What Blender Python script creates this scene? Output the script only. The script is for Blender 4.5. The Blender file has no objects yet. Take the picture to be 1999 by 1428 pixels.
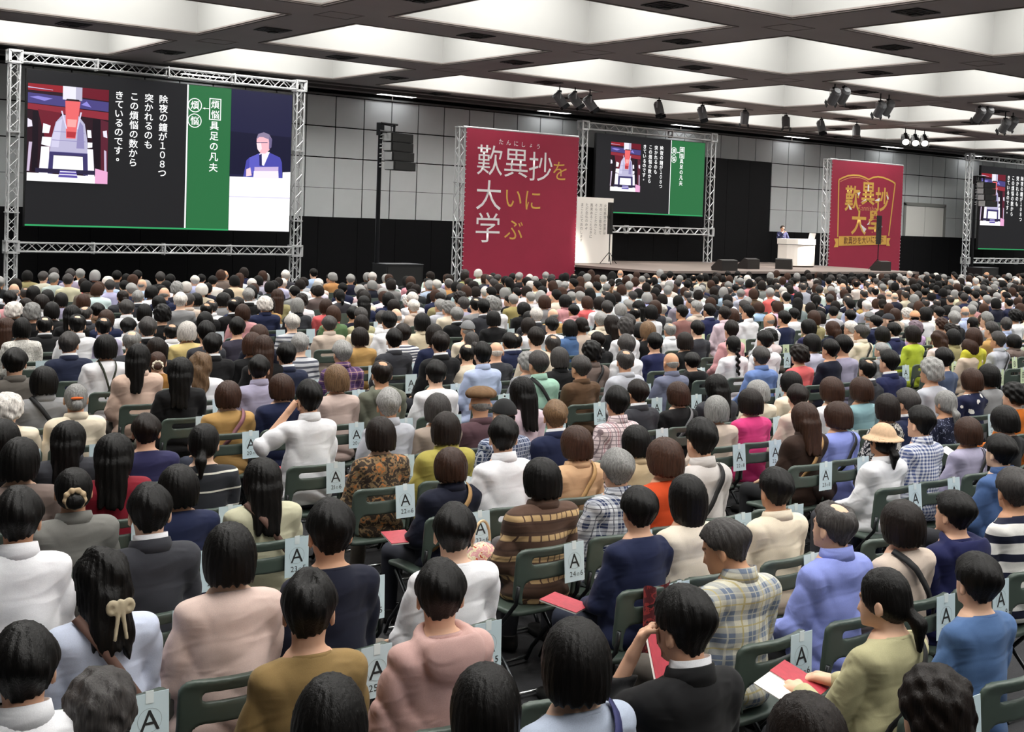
import bpy, bmesh, math, random
import numpy as np
from mathutils import Vector, Matrix
random.seed(11); np.random.seed(11)
SC = bpy.context.scene
COL = SC.collection
# ---------------------------------------------------------------- camera
CAMZ = 2.5
def setup_camera():
    f, yaw, pitch, roll, px, py = 2485.4, .7045, -.0353, .0358, 1237.2, 521.6
    F = Vector((math.sin(yaw)*math.cos(pitch), math.cos(yaw)*math.cos(pitch), math.sin(pitch)))
    Rv = Vector((math.cos(yaw), -math.sin(yaw), 0)); U = Rv.cross(F)
    c, s = math.cos(roll), math.sin(roll)
    R2 = Rv*c + U*s; U2 = U*c - Rv*s
    cd = bpy.data.cameras.new('camera'); cam = bpy.data.objects.new('camera', cd); COL.objects.link(cam)
    M = Matrix((R2, U2, -F)).transposed().to_4x4(); M.translation = Vector((0, 0, CAMZ))
    cam.matrix_world = M
    cd.sensor_width = 36; cd.sensor_fit = 'HORIZONTAL'; cd.lens = f/1999*36
    cd.shift_x = -(px-999.5)/1999; cd.shift_y = (py-714)/1999
    cd.clip_start = .1; cd.clip_end = 300
    SC.camera = cam
setup_camera()
# ---------------------------------------------------------------- light and exposure
W = bpy.data.worlds.new('hall_ambient'); SC.world = W; W.use_nodes = True
W.node_tree.nodes['Background'].inputs[0].default_value = (1, 1, 1, 1)
W.node_tree.nodes['Background'].inputs[1].default_value = .05
COFFER_LIGHT = 10.5        # luminous panel at the top of every ceiling coffer
STRIP_LIGHT = 5.0        # wall washers along the stage wall
SCREEN = 1.0             # LED walls
SC.view_settings.view_transform = 'Standard'; SC.view_settings.look = 'None'
SC.view_settings.exposure = 0.12; SC.view_settings.gamma = 1.0
SC.view_settings.use_curve_mapping = False
SC.cycles.max_bounces = 6; SC.cycles.diffuse_bounces = 4; SC.cycles.glossy_bounces = 2; SC.cycles.transmission_bounces = 2
# ---------------------------------------------------------------- helpers
def lin(h):
    if isinstance(h, (tuple, list)): return tuple(h)
    h = h.lstrip('#'); o = []
    for k in (0, 2, 4):
        c = int(h[k:k+2], 16)/255; o.append(c/12.92 if c <= .04045 else ((c+.055)/1.055)**2.4)
    return tuple(o)
MATS = {}
def mat(name, col='808080', rough=.6, metal=0., emit=0., noise=0., nscale=8., bump=0., bscale=40., spec=.5, objcol=False, attr=None):
    if name in MATS: return MATS[name]
    m = bpy.data.materials.new(name); m.use_nodes = True; nt = m.node_tree; b = nt.nodes['Principled BSDF']
    N = nt.nodes.new; L = nt.links.new
    c = lin(col)
    if objcol:
        s = N('ShaderNodeObjectInfo'); src = s.outputs['Color']
    elif attr:
        s = N('ShaderNodeAttribute'); s.attribute_name = attr; src = s.outputs['Color']
    else:
        s = N('ShaderNodeRGB'); s.outputs[0].default_value = (*c, 1); src = s.outputs[0]
    tc = N('ShaderNodeTexCoord')
    if noise:
        n = N('ShaderNodeTexNoise'); n.inputs['Scale'].default_value = nscale; n.inputs['Detail'].default_value = 4
        L(tc.outputs['Object'], n.inputs['Vector'])
        mr = N('ShaderNodeMapRange'); mr.inputs[1].default_value = .3; mr.inputs[2].default_value = .7
        mr.inputs[3].default_value = 1-noise; mr.inputs[4].default_value = 1+noise*.5
        L(n.outputs[0], mr.inputs[0])
        mx = N('ShaderNodeVectorMath'); mx.operation = 'SCALE'; L(src, mx.inputs[0]); L(mr.outputs[0], mx.inputs['Scale']); src = mx.outputs[0]
    if emit and spec == 0.: b.inputs['Base Color'].default_value = (.012, .012, .013, 1)
    else: L(src, b.inputs['Base Color'])
    b.inputs['Roughness'].default_value = rough; b.inputs['Metallic'].default_value = metal
    b.inputs['Specular IOR Level'].default_value = spec
    if emit:
        L(src, b.inputs['Emission Color']); b.inputs['Emission Strength'].default_value = emit
    if bump:
        n = N('ShaderNodeTexNoise'); n.inputs['Scale'].default_value = bscale; n.inputs['Detail'].default_value = 3
        L(tc.outputs['Object'], n.inputs['Vector'])
        bp = N('ShaderNodeBump'); bp.inputs['Strength'].default_value = bump; bp.inputs['Distance'].default_value = .01
        L(n.outputs[0], bp.inputs['Height']); L(bp.outputs[0], b.inputs['Normal'])
    MATS[name] = m
    return m
def link(name, data, parent=None, loc=None, rot=None, m=None):
    o = bpy.data.objects.new(name, data); COL.objects.link(o)
    if parent is not None: o.parent = parent
    if loc is not None: o.location = loc
    if rot is not None: o.rotation_euler = rot
    if m is not None and data is not None and not data.materials: data.materials.append(m)
    return o
def tag(o, label=None, cat=None, group=None, kind=None):
    if label: o['label'] = label
    if cat: o['category'] = cat
    if group: o['group'] = group
    if kind: o['kind'] = kind
    return o
class MB:
    """collects simple solids into one mesh"""
    def __init__(s): s.v = []; s.f = []; s.mi = []; s.cur = 0
    def add(s, vs, fs):
        k = len(s.v); s.v += [tuple(v) for v in vs]; s.f += [tuple(i+k for i in f) for f in fs]; s.mi += [s.cur]*len(fs); return s
    def box(s, x0, x1, y0, y1, z0, z1):
        return s.add([(x0,y0,z0),(x1,y0,z0),(x1,y1,z0),(x0,y1,z0),(x0,y0,z1),(x1,y0,z1),(x1,y1,z1),(x0,y1,z1)],
                     [(0,3,2,1),(4,5,6,7),(0,1,5,4),(1,2,6,5),(2,3,7,6),(3,0,4,7)])
    def tube(s, pts, r, n=8, cap=True):
        pts = [Vector(p) for p in pts]; rs = r if isinstance(r, (list, tuple)) else [r]*len(pts)
        k = len(s.v); prev = None
        for i, p in enumerate(pts):
            d = (pts[min(i+1, len(pts)-1)] - pts[max(i-1, 0)]).normalized()
            a = prev if prev is not None and abs(prev.dot(d)) < .95 else (Vector((0,0,1)) if abs(d.z) < .9 else Vector((1,0,0)))
            u = (a - d*a.dot(d)).normalized(); prev = u; w = d.cross(u)
            for q in range(n):
                t = 2*math.pi*q/n; s.v.append(tuple(p + (u*math.cos(t) + w*math.sin(t))*rs[i]))
        fs = []
        for i in range(len(pts)-1):
            for q in range(n):
                a = k+i*n+q; b = k+i*n+(q+1) % n; fs.append((a, b, b+n, a+n))
        if cap:
            fs.append(tuple(k+q for q in range(n-1, -1, -1))); e = k+(len(pts)-1)*n; fs.append(tuple(e+q for q in range(n)))
        s.f += fs; s.mi += [s.cur]*len(fs); return s
    def bar(s, a, b, w, h, up=(0,0,1)):
        a, b = Vector(a), Vector(b); d = (b-a).normalized(); u = Vector(up); u = (u - d*u.dot(d)).normalized(); x = d.cross(u)
        o = []
        for p in (a, b):
            for sx, su in ((-1,-1),(1,-1),(1,1),(-1,1)): o.append(p + x*sx*w/2 + u*su*h/2)
        return s.add(o, [(0,1,2,3),(7,6,5,4),(0,4,5,1),(1,5,6,2),(2,6,7,3),(3,7,4,0)])
    def prism(s, poly, y0, y1):
        """polygon in x,z extruded along y"""
        n = len(poly)
        return s.add([(x, y0, z) for x, z in poly] + [(x, y1, z) for x, z in poly],
                     [tuple(range(n)), tuple(range(2*n-1, n-1, -1))] + [(i+n, (i+1) % n+n, (i+1) % n, i) for i in range(n)])
    def lathe(s, prof, n=20, c=(0,0,0)):
        k = len(s.v)
        for r, z in prof:
            for q in range(n):
                t = 2*math.pi*q/n; s.v.append((c[0]+r*math.cos(t), c[1]+r*math.sin(t), c[2]+z))
        fs = [(k+i*n+q, k+i*n+(q+1) % n, k+(i+1)*n+(q+1) % n, k+(i+1)*n+q) for i in range(len(prof)-1) for q in range(n)]
        s.f += fs; s.mi += [s.cur]*len(fs); return s
    def mesh(s, name, m=None, smooth=False):
        me = bpy.data.meshes.new(name); me.from_pydata(s.v, [], s.f)
        if m is not None:
            for q in (m if isinstance(m, (list, tuple)) else [m]): me.materials.append(q)
        if len(set(s.mi)) > 1: me.polygons.foreach_set('material_index', s.mi)
        if smooth: me.polygons.foreach_set('use_smooth', [True]*len(me.polygons))
        me.update(); return me
    def build(s, name, m, parent=None, loc=None, rot=None, smooth=False):
        return link(name, s.mesh(name, m, smooth), parent, loc, rot)
def empty(name, loc=(0,0,0), rz=0., parent=None):
    o = bpy.data.objects.new(name, None); COL.objects.link(o); o.location = loc; o.rotation_euler = (0, 0, rz); o.empty_display_size = .1
    if parent is not None: o.parent = parent
    return o
_fc = bpy.data.curves.new('lettering', 'FONT'); _fo = bpy.data.objects.new('lettering_source', _fc); COL.objects.link(_fo)
def text_data(body, size=1., align='CENTER', bold=0., extrude=0., vertical=False, lsp=1.):
    """a flat glyph mesh in the x,y plane from the built-in font"""
    _fc.body = '\n'.join(body) if vertical else body
    _fc.size = size; _fc.align_x = align; _fc.align_y = 'CENTER'; _fc.offset = bold; _fc.extrude = extrude; _fc.space_line = lsp
    _fc.resolution_u = 3
    dg = bpy.context.evaluated_depsgraph_get(); dg.update()
    return bpy.data.meshes.new_from_object(_fo.evaluated_get(dg))
# ================================================================ the hall
ZC = 6.7; WY = 40.6
XG = lambda i: 12.82 + 6.954*i
YG = lambda j: 31.71 + 6.588*j
I0, I1, J0, J1 = -2, 9, -6, 1
M_beam = mat('ceiling_beam_paint', '9a9290', .75, noise=.06, nscale=.6)
M_mold = mat('ceiling_moulding', '837b77', .7)
M_white = mat('coffer_white', 'a4a4a2', .8, noise=.03, nscale=.5)
M_lum = mat('coffer_panel', 'fffdf8', .5, emit=COFFER_LIGHT)
M_floor = mat('floor_carpet', '2b2b2e', .95, noise=.25, nscale=60, bump=.3, bscale=300)
M_wallp = mat('wall_panel_grey', 'ced2d3', .36, noise=.03, nscale=2)
M_gap = mat('wall_joint', '151617', .9, spec=.1)
M_drape = mat('black_partition', '09090c', .8, noise=.1, nscale=3, spec=.2)
M_strip = mat('strip_lamp', 'ffffff', .5, emit=STRIP_LIGHT)
M_dark = mat('dark_grille', '141414', .7)
fl = MB().box(-10, 74, -8, WY+.3, -.12, 0).build('floor', M_floor); tag(fl, 'dark carpeted hall floor under the audience', kind='structure')
# ceiling slab with an opening for every coffer
xs = sorted([XG(I0)-.5] + [XG(i)+6.954*t for i in range(I0, I1) for t in (.115, .885)] + [XG(I1)+.5])
ys = sorted([YG(J0)-.5] + [YG(j)+6.588*t for j in range(J0, J1) for t in (.115, .875)] + [WY])
mb = MB()
for a in range(len(xs)-1):
    for b in range(len(ys)-1):
        if a % 2 == 1 and b % 2 == 1: continue
        mb.box(xs[a], xs[a+1], ys[b], ys[b+1], ZC, ZC+.25)
ceil = tag(mb.build('ceiling', M_beam), 'coffered ceiling with taupe beams and white lit recesses', kind='structure')
def rect_ring(mb, x0, x1, y0, y1, w, z0, z1):
    mb.box(x0, x1, y0, y0+w, z0, z1); mb.box(x0, x1, y1-w, y1, z0, z1)
    mb.box(x0, x0+w, y0+w, y1-w, z0, z1); mb.box(x1-w, x1, y0+w, y1-w, z0, z1)
cw, cd_ = 6.954*.77, 6.588*.76
mbm = MB(); rect_ring(mbm, -.05, cw+.05, -.05, cd_+.05, .035, -.02, .01); rect_ring(mbm, 0, cw, 0, cd_, .035, -.012, .03); rect_ring(mbm, .035, cw-.035, .035, cd_-.035, .03, .015, .05)
me_mold = mbm.mesh('moulding', M_mold)
mbw = MB(); rect_ring(mbw, .03, cw-.03, .03, cd_-.03, .03, .03, 1.75); mbw.box(.03, cw-.03, .03, cd_-.03, 1.75, 1.8)
me_cw = mbw.mesh('coffer_lining', M_white)
mbl = MB().box(.8, cw-.8, .8, cd_-.8, 1.66, 1.72); me_lum = mbl.mesh('luminous_panel', M_lum)
for i in range(I0, I1):
    for j in range(J0, J1):
        loc = (XG(i)+6.954*.115, YG(j)+6.588*.115, ZC)
        link('coffer_lining', me_cw, ceil, loc); link('moulding', me_mold, ceil, loc); link('luminous_panel', me_lum, ceil, loc)
# air diffusers in the beams
def vent_mesh():
    m = MB()
    for k in range(4):
        a = .33-.075*k; z = -.015-.012*k
        rect_ring(m, -a, a, -a, a, .05, z-.008, z+.004)
    m.box(-.09, .09, -.09, .09, -.075, -.06)
    return m.mesh('air_diffuser', M_dark)
me_v = vent_mesh()
me_h = MB(); rect_ring(me_h, -.4, .4, -.4, .4, .035, -.008, .002); me_h = me_h.mesh('access_hatch', M_mold)
for i in range(I0+1, I1):
    for j in range(J0+1, J1+1):
        if j < J1:
            link('access_hatch', me_h, ceil, (XG(i), YG(j), ZC))
            link('air_diffuser', me_v, ceil, (XG(i)+3.48, YG(j), ZC)); link('air_diffuser', me_v, ceil, (XG(i), YG(j)-3.29, ZC))
        else:
            link('air_diffuser', me_v, ceil, (XG(i), YG(j)-3.29, ZC)); link('air_diffuser', me_v, ceil, (XG(i)+3.48, 38.1, ZC))
# stage wall: backing and separate panels
wall = tag(MB().box(-10, 74, WY, WY+.2, 0, ZC+.2).build('wall_back', M_gap), 'grey panelled stage wall', kind='structure')
PW = 1.0935; PX0 = 20.68 - 30*PW
me_p = MB().box(.02, PW-.02, -.04, 0, .02, 1.065-.02).mesh('wall_panel', M_wallp)
ZR = [2.26, 3.30, 4.365, 5.43]
for c in range(18, 72):
    x = PX0 + c*PW
    for z in ZR:
        if z < 3.4 and 52.0 < x+.5 < 55.9 and z < 3.3: continue
        link('wall_panel', me_p, wall, (x, WY, z))
# white doors in a recess of the stage wall
d = MB(); rect_ring(d, 0, 4.1, 0, .01, .01, 0, .01)
dr = empty('door_1', (52.45, WY-.05, 0)); tag(dr, 'tall white double door in the grey stage wall', kind='structure')
M_door = mat('door_white', 'ecebe6', .5)
for k in (0, 1): MB().box(.02+k*1.6, 1.58+k*1.6, -.03, .03, 0, 3.84).build('door_leaf', M_door, dr)
fr = MB(); fr.box(-.14, 0, -.07, .05, 0, 3.98); fr.box(3.2, 3.34, -.07, .05, 0, 3.98); fr.box(-.14, 3.34, -.07, .05, 3.86, 4.02); fr.build('door_frame', mat('door_frame_grey', '8f908d', .5), dr)
# trim under the ceiling and the wall washers
t1 = MB().box(-10, 74, WY-.16, WY, 6.50, 6.56).build('trim_1', mat('trim_grey', '5a5b5a', .6)); tag(t1, 'narrow ledge along the top of the stage wall', kind='structure')
t2 = MB(); t2.box(-10, 74, WY-1.5, WY-1.42, ZC-.10, ZC); t2.box(-10, 74, WY-2.4, WY-2.34, ZC-.06, ZC)
tag(t2.build('trim_2', mat('trim_dark', '4a4847', .6)), 'pair of thin ceiling rails in front of the stage wall', kind='structure')
for k in range(-1, 8):
    x = 22.75 + 6.95*k
    e = empty('wall_washer', (x, WY-.55, ZC)); tag(e, 'white ceiling lamp on the stage wall '+['beyond the largest screen', 'above the largest screen', 'above the black loudspeaker tower', 'between the red lettered banner and the middle screen', 'above the middle screen', 'above the black stage backdrop', 'above the book banner', 'above the white double door', 'past the white double door'][k+1], 'ceiling lamp', 'wall washer lamps along the stage wall')
    MB().box(-.72, .72, -.20, .20, -.03, .02).build('diffuser', M_strip, e)
    f = MB(); rect_ring(f, -.78, .78, -.26, .26, .06, -.035, .0); f.build('frame', M_mold, e)
    MB().tube([(0, .3, -.02), (0, .3, -.18)], .02, 6).build('stem', M_mold, e)
# lower black partition panels
low = empty('wall_lower', (0, 0, 0)); tag(low, 'black partition panels standing along the foot of the stage wall', kind='structure')
me_d = MB().box(.008, 1.492, -.03, .03, 0, 2.31).mesh('partition_panel', M_drape)
for k in range(44): link('partition_panel', me_d, low, (2+1.5*k, WY-.25, 0))
MB().box(-2, 73, WY-.24, WY-.20, 2.24, 2.30).build('top_rail', M_dark, low)
rw = MB().box(73.5, 73.8, -8, WY, 0, ZC).build('wall_right', M_wallp); tag(rw, 'plain grey end wall of the hall', kind='structure')
lw = MB().box(-9.8, -9.5, -8, WY, 0, ZC).build('wall_left', M_wallp); tag(lw, 'plain grey side wall of the hall', kind='structure')
# ================================================================ stage and equipment
M_alu = mat('truss_aluminium', 'd6d7d9', .34, metal=.35, noise=.05, nscale=20)
M_black = mat('black_plastic', '0d0d0f', .5); M_blackm = mat('black_metal', '15161a', .4, metal=.6)
M_ledblk = mat('led_face_black', '242426', .7, emit=.8*SCREEN, spec=0.)
M_stage = mat('stage_floor', '7d706a', .6, noise=.08, nscale=3); M_skirt = mat('stage_skirt', '141416', .9)
M_red = mat('banner_cloth', '9c2440', .75, noise=.05, nscale=1.5, bump=.15, bscale=6)
M_wht = mat('print_white', 'efe9ea', .7); M_gold = mat('print_gold', 'd9a94f', .7); M_pinkgold = mat('print_rose_gold', 'd98d6a', .7)
M_board = mat('board_paper', 'f6f1ea', .7); M_ink = mat('board_ink', '77726c', .8)
M_pod = mat('podium_white', 'f4efe8', .4); M_grey = mat('equipment_grey', '55565a', .5); M_foot = mat('podium_plinth', '4a3b33', .7)
def glow(name, col, k=1.0): return mat('screen_'+name, col, .8, emit=SCREEN*k, spec=.0)
G_white = glow('white', 'ffffff', 1.15); G_green = glow('green', '2b6f41', 1.); G_gline = glow('green_line', '35a565', 1.)
stg = empty('stage', (0, 0, 0)); tag(stg, 'low wide stage with brown floor in front of the black backdrop', 'stage')
MB().box(27.4, 41.4, 31.2, 39.6, .86, .94).build('deck', M_stage, stg); MB().box(27.5, 41.3, 31.3, 39.5, 0, .86).build('skirt', M_skirt, stg)
bd = empty('stage_backdrop', (0, 0, 0)); tag(bd, 'tall black backdrop panels behind the stage', 'backdrop')
for k in range(10):
    x = 27.6 + 1.36*k
    MB().box(x+.006, x+1.354, 39.28, 39.34, .94, 5.37).build('panel', M_drape, bd)
# ---------------------------------------------------------------- trusses
def truss_beam(name, parent, a, b, s=.29, seg=1.0, r=.025, up=None, joints=2.0):
    """square box truss from a to b (axis points); chords are the part, the lacing a sub-part"""
    a, b = Vector(a), Vector(b); d = (b-a); L = d.length; d.normalize()
    u = Vector((0, 1, 0)); w = d.cross(u); h = s/2 - r
    ch = MB(); la = MB(); cs = [(-h, -h), (h, -h), (h, h), (-h, h)]
    P = lambda c, t: a + u*c[0] + w*c[1] + d*t
    for c in cs: ch.tube([P(c, 0), P(c, L)], r, 6)
    n = max(2, int(round(L/.26))); st = L/n
    for f in range(4):
        c0, c1 = cs[f], cs[(f+1) % 4]
        for k in range(n):
            p, q = (c0, c1) if (k+f) % 2 == 0 else (c1, c0)
            la.tube([P(p, k*st), P(q, (k+1)*st)], .011, 4, cap=False)
    t = 0.
    m = max(1, int(round(L/joints)))
    for k in range(m+1):
        t = L*k/m; t0, t1 = max(0, t-.06), min(L, t+.06)
        for f in range(4):
            c0, c1 = Vector(cs[f]), Vector(cs[(f+1) % 4])
            p0, p1 = P(c0, t), P(c1, t)
            ch.bar(p0, p1, .10, .035, up=tuple(d))
    o = ch.build(name, M_alu, parent); la.build('lacing', M_alu, o)
    return o
def truss_gate(label, x0, x1, y, zb, zt, zl, s=.30):
    e = empty('truss_frame', (0, 0, 0)); tag(e, label, 'truss', 'aluminium truss frames around the screens')
    h = s/2
    truss_beam('upright', e, (x0+h, y, zb), (x0+h, y, zt)); truss_beam('upright', e, (x1-h, y, zb), (x1-h, y, zt))
    truss_beam('crossbeam', e, (x0+s, y, zt-h), (x1-s, y, zt-h)); truss_beam('crossbeam', e, (x0+s, y, zl), (x1-s, y, zl))
    for x in (x0+h, x1-h):
        for z in (zt-h, zl):
            c = MB(); r = s/2
            for sx in (-1, 1):
                for sz in (-1, 1): c.box(x+sx*r-.03, x+sx*r+.03, y-r-.02, y+r+.02, z+sz*r-.03, z+sz*r+.03)
                for sy in (-1, 1): c.box(x+sx*r-.03, x+sx*r+.03, y+sy*r-.03, y+sy*r+.03, z-r, z+r)
            for sz in (-1, 1):
                for sy in (-1, 1): c.box(x-r, x+r, y+sy*r-.03, y+sy*r+.03, z+sz*r-.03, z+sz*r+.03)
            c.build('corner_block', M_alu, e)
        if zb < .5: MB().box(x-.35, x+.35, y-.35, y+.35, zb, zb+.02).build('base_plate', M_alu, e)
    return e
truss_gate('silver box truss frame around the largest screen, beside the black loudspeaker tower', 9.30, 17.83, 37.15, 0, 6.51, 1.235)
truss_gate('silver box truss frame standing on the stage around the middle screen', 29.92, 37.03, 38.65, .94, 6.29, 2.21)
truss_gate('silver box truss frame around the screen beyond the banner with the book outline', 54.21, 63.5, 38.15, 0, 6.54, 1.18)
# ---------------------------------------------------------------- LED walls
PHOTO = [('2a141e', [(0,0),(1,0),(1,1),(0,1)]), ('93202a', [(0,.93),(.45,.93),(.45,1),(0,1)]), ('6a1626', [(.62,.9),(1,.88),(1,1),(.62,1)]),
 ('c9c4e8', [(0,.955),(.3,.945),(.3,.95),(0,.965)]), ('4a437f', [(0,.80),(1,.77),(1,.87),(0,.905)]), ('8d86d8', [(.02,.86),(.2,.83),(.3,.86),(.12,.875)]), ('8d86d8', [(.65,.82),(.78,.8),(.72,.86)]),
 ('8e2b38', [(0,.735),(1,.68),(1,.76),(0,.795)]), ('6d1d2c', [(.12,.74),(.4,.72),(.33,.3),(.26,.3)]), ('180e18', [(.06,.72),(.13,.72),(.13,.1),(.06,.1)]), ('180e18', [(.8,.68),(.9,.68),(.9,.12),(.8,.12)]), ('5a2030', [(.9,.68),(1,.66),(1,.1),(.92,.1)]),
 ('f6f3ff', [(.18,.50),(.26,.5),(.28,.58),(.19,.6)]), ('f6f3ff', [(.17,.38),(.29,.36),(.3,.46),(.18,.46)]), ('f6f3ff', [(.14,.02),(.26,.02),(.27,.36),(.17,.36)]), ('f6f3ff', [(.72,.02),(.84,.02),(.81,.36),(.73,.36)]), ('f6f3ff', [(.74,.48),(.79,.48),(.78,.56),(.73,.56)]), ('f6f3ff', [(.74,.37),(.8,.38),(.8,.43),(.74,.43)]), ('e9e2f5', [(.0,.55),(.06,.56),(.05,.62),(0,.64)]), ('e9e2f5', [(.94,.5),(.99,.49),(.98,.57),(.93,.56)]), ('c9b8d2', [(.0,.1),(.03,.1),(.06,.4),(.02,.4)]), ('c9b8d2', [(.96,.1),(.99,.1),(.98,.35),(.95,.36)]),
 ('b9b5d2', [(.27,.30),(.74,.30),(.735,.45),(.7,.62),(.62,.7),(.42,.7),(.34,.62),(.29,.45)]), ('cfcbe6', [(.29,.36),(.38,.36),(.42,.66),(.35,.62),(.3,.46)]), ('8f88b6', [(.6,.36),(.7,.36),(.68,.6),(.62,.66)]), ('8580b0', [(.27,.29),(.74,.29),(.74,.315),(.27,.315)]), ('918bb8', [(.3,.43),(.71,.43),(.71,.437),(.3,.437)]), ('918bb8', [(.32,.52),(.7,.52),(.7,.526),(.32,.526)]),
 ('e8e6f2', [(.42,.86),(.66,.86),(.66,1),(.42,1)]), ('b8b4cc', [(.58,.86),(.66,.86),(.66,1),(.58,1)]), ('2a1a20', [(.45,.845),(.64,.845),(.62,.87),(.47,.87)]), ('e8686a', [(.45,.85),(.64,.85),(.585,.46),(.47,.46)]), ('f4a7a4', [(.48,.66),(.6,.66),(.585,.58),(.48,.58)]), ('b0343c', [(.475,.53),(.59,.53),(.58,.47),(.475,.47)]), ('d9d4f0', [(.4,.74),(.42,.74),(.48,.56),(.465,.56)]), ('d9d4f0', [(.66,.74),(.64,.74),(.6,.56),(.615,.56)]),
 ('3d3768', [(.25,.08),(.31,.08),(.33,.28),(.68,.28),(.69,.08),(.75,.08),(.74,.31),(.27,.31)]), ('ffffff', [(.31,.1),(.69,.1),(.68,.275),(.32,.275)]), ('2a2440', [(.1,.09),(.86,.09),(.86,.135),(.1,.135)]), ('ffffff', [(0,0),(.84,0),(.84,.075),(0,.085)]), ('e7a8d0', [(.84,0),(1,0),(1,.13),(.84,.16)]), ('5c4fa0', [(.38,.05),(.62,.05),(.6,.125),(.4,.125)]), ('f2efff', [(.39,.075),(.61,.075),(.61,.085),(.39,.085)]), ('f2efff', [(.4,.105),(.6,.105),(.6,.113),(.4,.113)])]
VIDEO = [('1f1f3f', [(446,170),(567,176),(567,460),(446,460)]), ('151530', [(446,255),(567,262),(567,340),(446,340)]),
 ('4a4aa8', [(472,348),(478,312),(484,306),(503,297),(524,295),(545,304),(549,314),(551,348)]), ('5c5cc0', [(484,306),(503,297),(506,330),(484,340)]), ('f2ecff', [(503,298),(512,292),(524,294),(513,322),(507,320)]), ('26265e', [(503,300),(508,298),(509,322),(504,322)]),
 ('f3b9c4', [(497,272),(499,262),(508,258),(522,262),(525,276),(523,290),(515,297),(506,297),(500,290)]), ('ffe1e6', [(497,276),(506,274),(508,288),(503,294),(499,288)]), ('8c7f9c', [(496,270),(500,258),(511,254),(522,258),(528,268),(527,282),(523,280),(521,268),(510,264),(502,264)]), ('6b6288', [(522,262),(528,268),(527,284),(522,288)]), ('50486e', [(497,275),(519,274),(519,275.6),(497,276.6)]),
 ('f4d2dc', [(478,330),(486,326),(489,342),(478,344)]),
 ('ffffff', [(446,345),(551,346),(551,334),(567,333),(567,456),(446,456)]), ('d9d5ec', [(446,384),(567,386),(567,388),(446,386)]), ('c9b3dc', [(494,325),(542,323),(542,333),(494,334)]), ('f4e9fb', [(493,333),(542,332),(543,347),(492,347)])]
def poly_part(name, polys, f, parent, y):
    """flat glowing picture: one face list, one material per colour; y steps forward a hair for every later patch"""
    mb = MB(); cols = []
    for k, (c, pl) in enumerate(polys):
        if c not in cols: cols.append(c)
        mb.cur = cols.index(c)
        vs = [f(*p) for p in pl]
        a = sum(vs[i][0]*vs[(i+1) % len(vs)][1]-vs[(i+1) % len(vs)][0]*vs[i][1] for i in range(len(vs)))
        if a < 0: vs = vs[::-1]
        mb.add([(x, y-.0008*k, z) for x, z in vs], [tuple(range(len(vs)))])
    return mb.build(name, [glow('px_'+c, c, 1.05) for c in cols], parent)
def vtext(s, x, ztop, pitch, size, y, m, parent, name='lettering', bold=.012):
    mb = MB()
    o = None
    e = None
    for k, ch in enumerate(s):
        if ch == ' ': continue
        me = text_data(ch, size, bold=bold*size)
        vs = [v.co for v in me.vertices]
        if not vs: continue
        dx, dy = (.25*size, .22*size) if ch in '。、' else (0, 0)
        cx = (min(v.x for v in vs)+max(v.x for v in vs))/2 if dx == 0 else 0
        cy = (min(v.y for v in vs)+max(v.y for v in vs))/2 if dx == 0 else 0
        mb.add([(x+v.x-cx+dx, y, ztop-pitch*(k+.5)+v.y-cy+dy) for v in vs], [tuple(p.vertices) for p in me.polygons])
        bpy.data.meshes.remove(me)
    return mb.build(name, m, parent)
def htext(s, x, z, size, y, m, parent, name='lettering', bold=0.):
    me = text_data(s, size, bold=bold)
    for v in me.vertices: v.co = (x+v.co.x, y, z+v.co.y)
    me.materials.clear(); me.materials.append(m)
    return link(name, me, parent)
def ring(x, z, r, w, y, m, parent, name, n=28):
    mb = MB()
    vs = [(x+rr*math.cos(2*math.pi*k/n), y, z+rr*math.sin(2*math.pi*k/n)) for rr in (r-w, r) for k in range(n)]
    mb.add(vs, [(k, (k+1) % n, n+(k+1) % n, n+k) for k in range(n)])
    return mb.build(name, m, parent)
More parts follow.
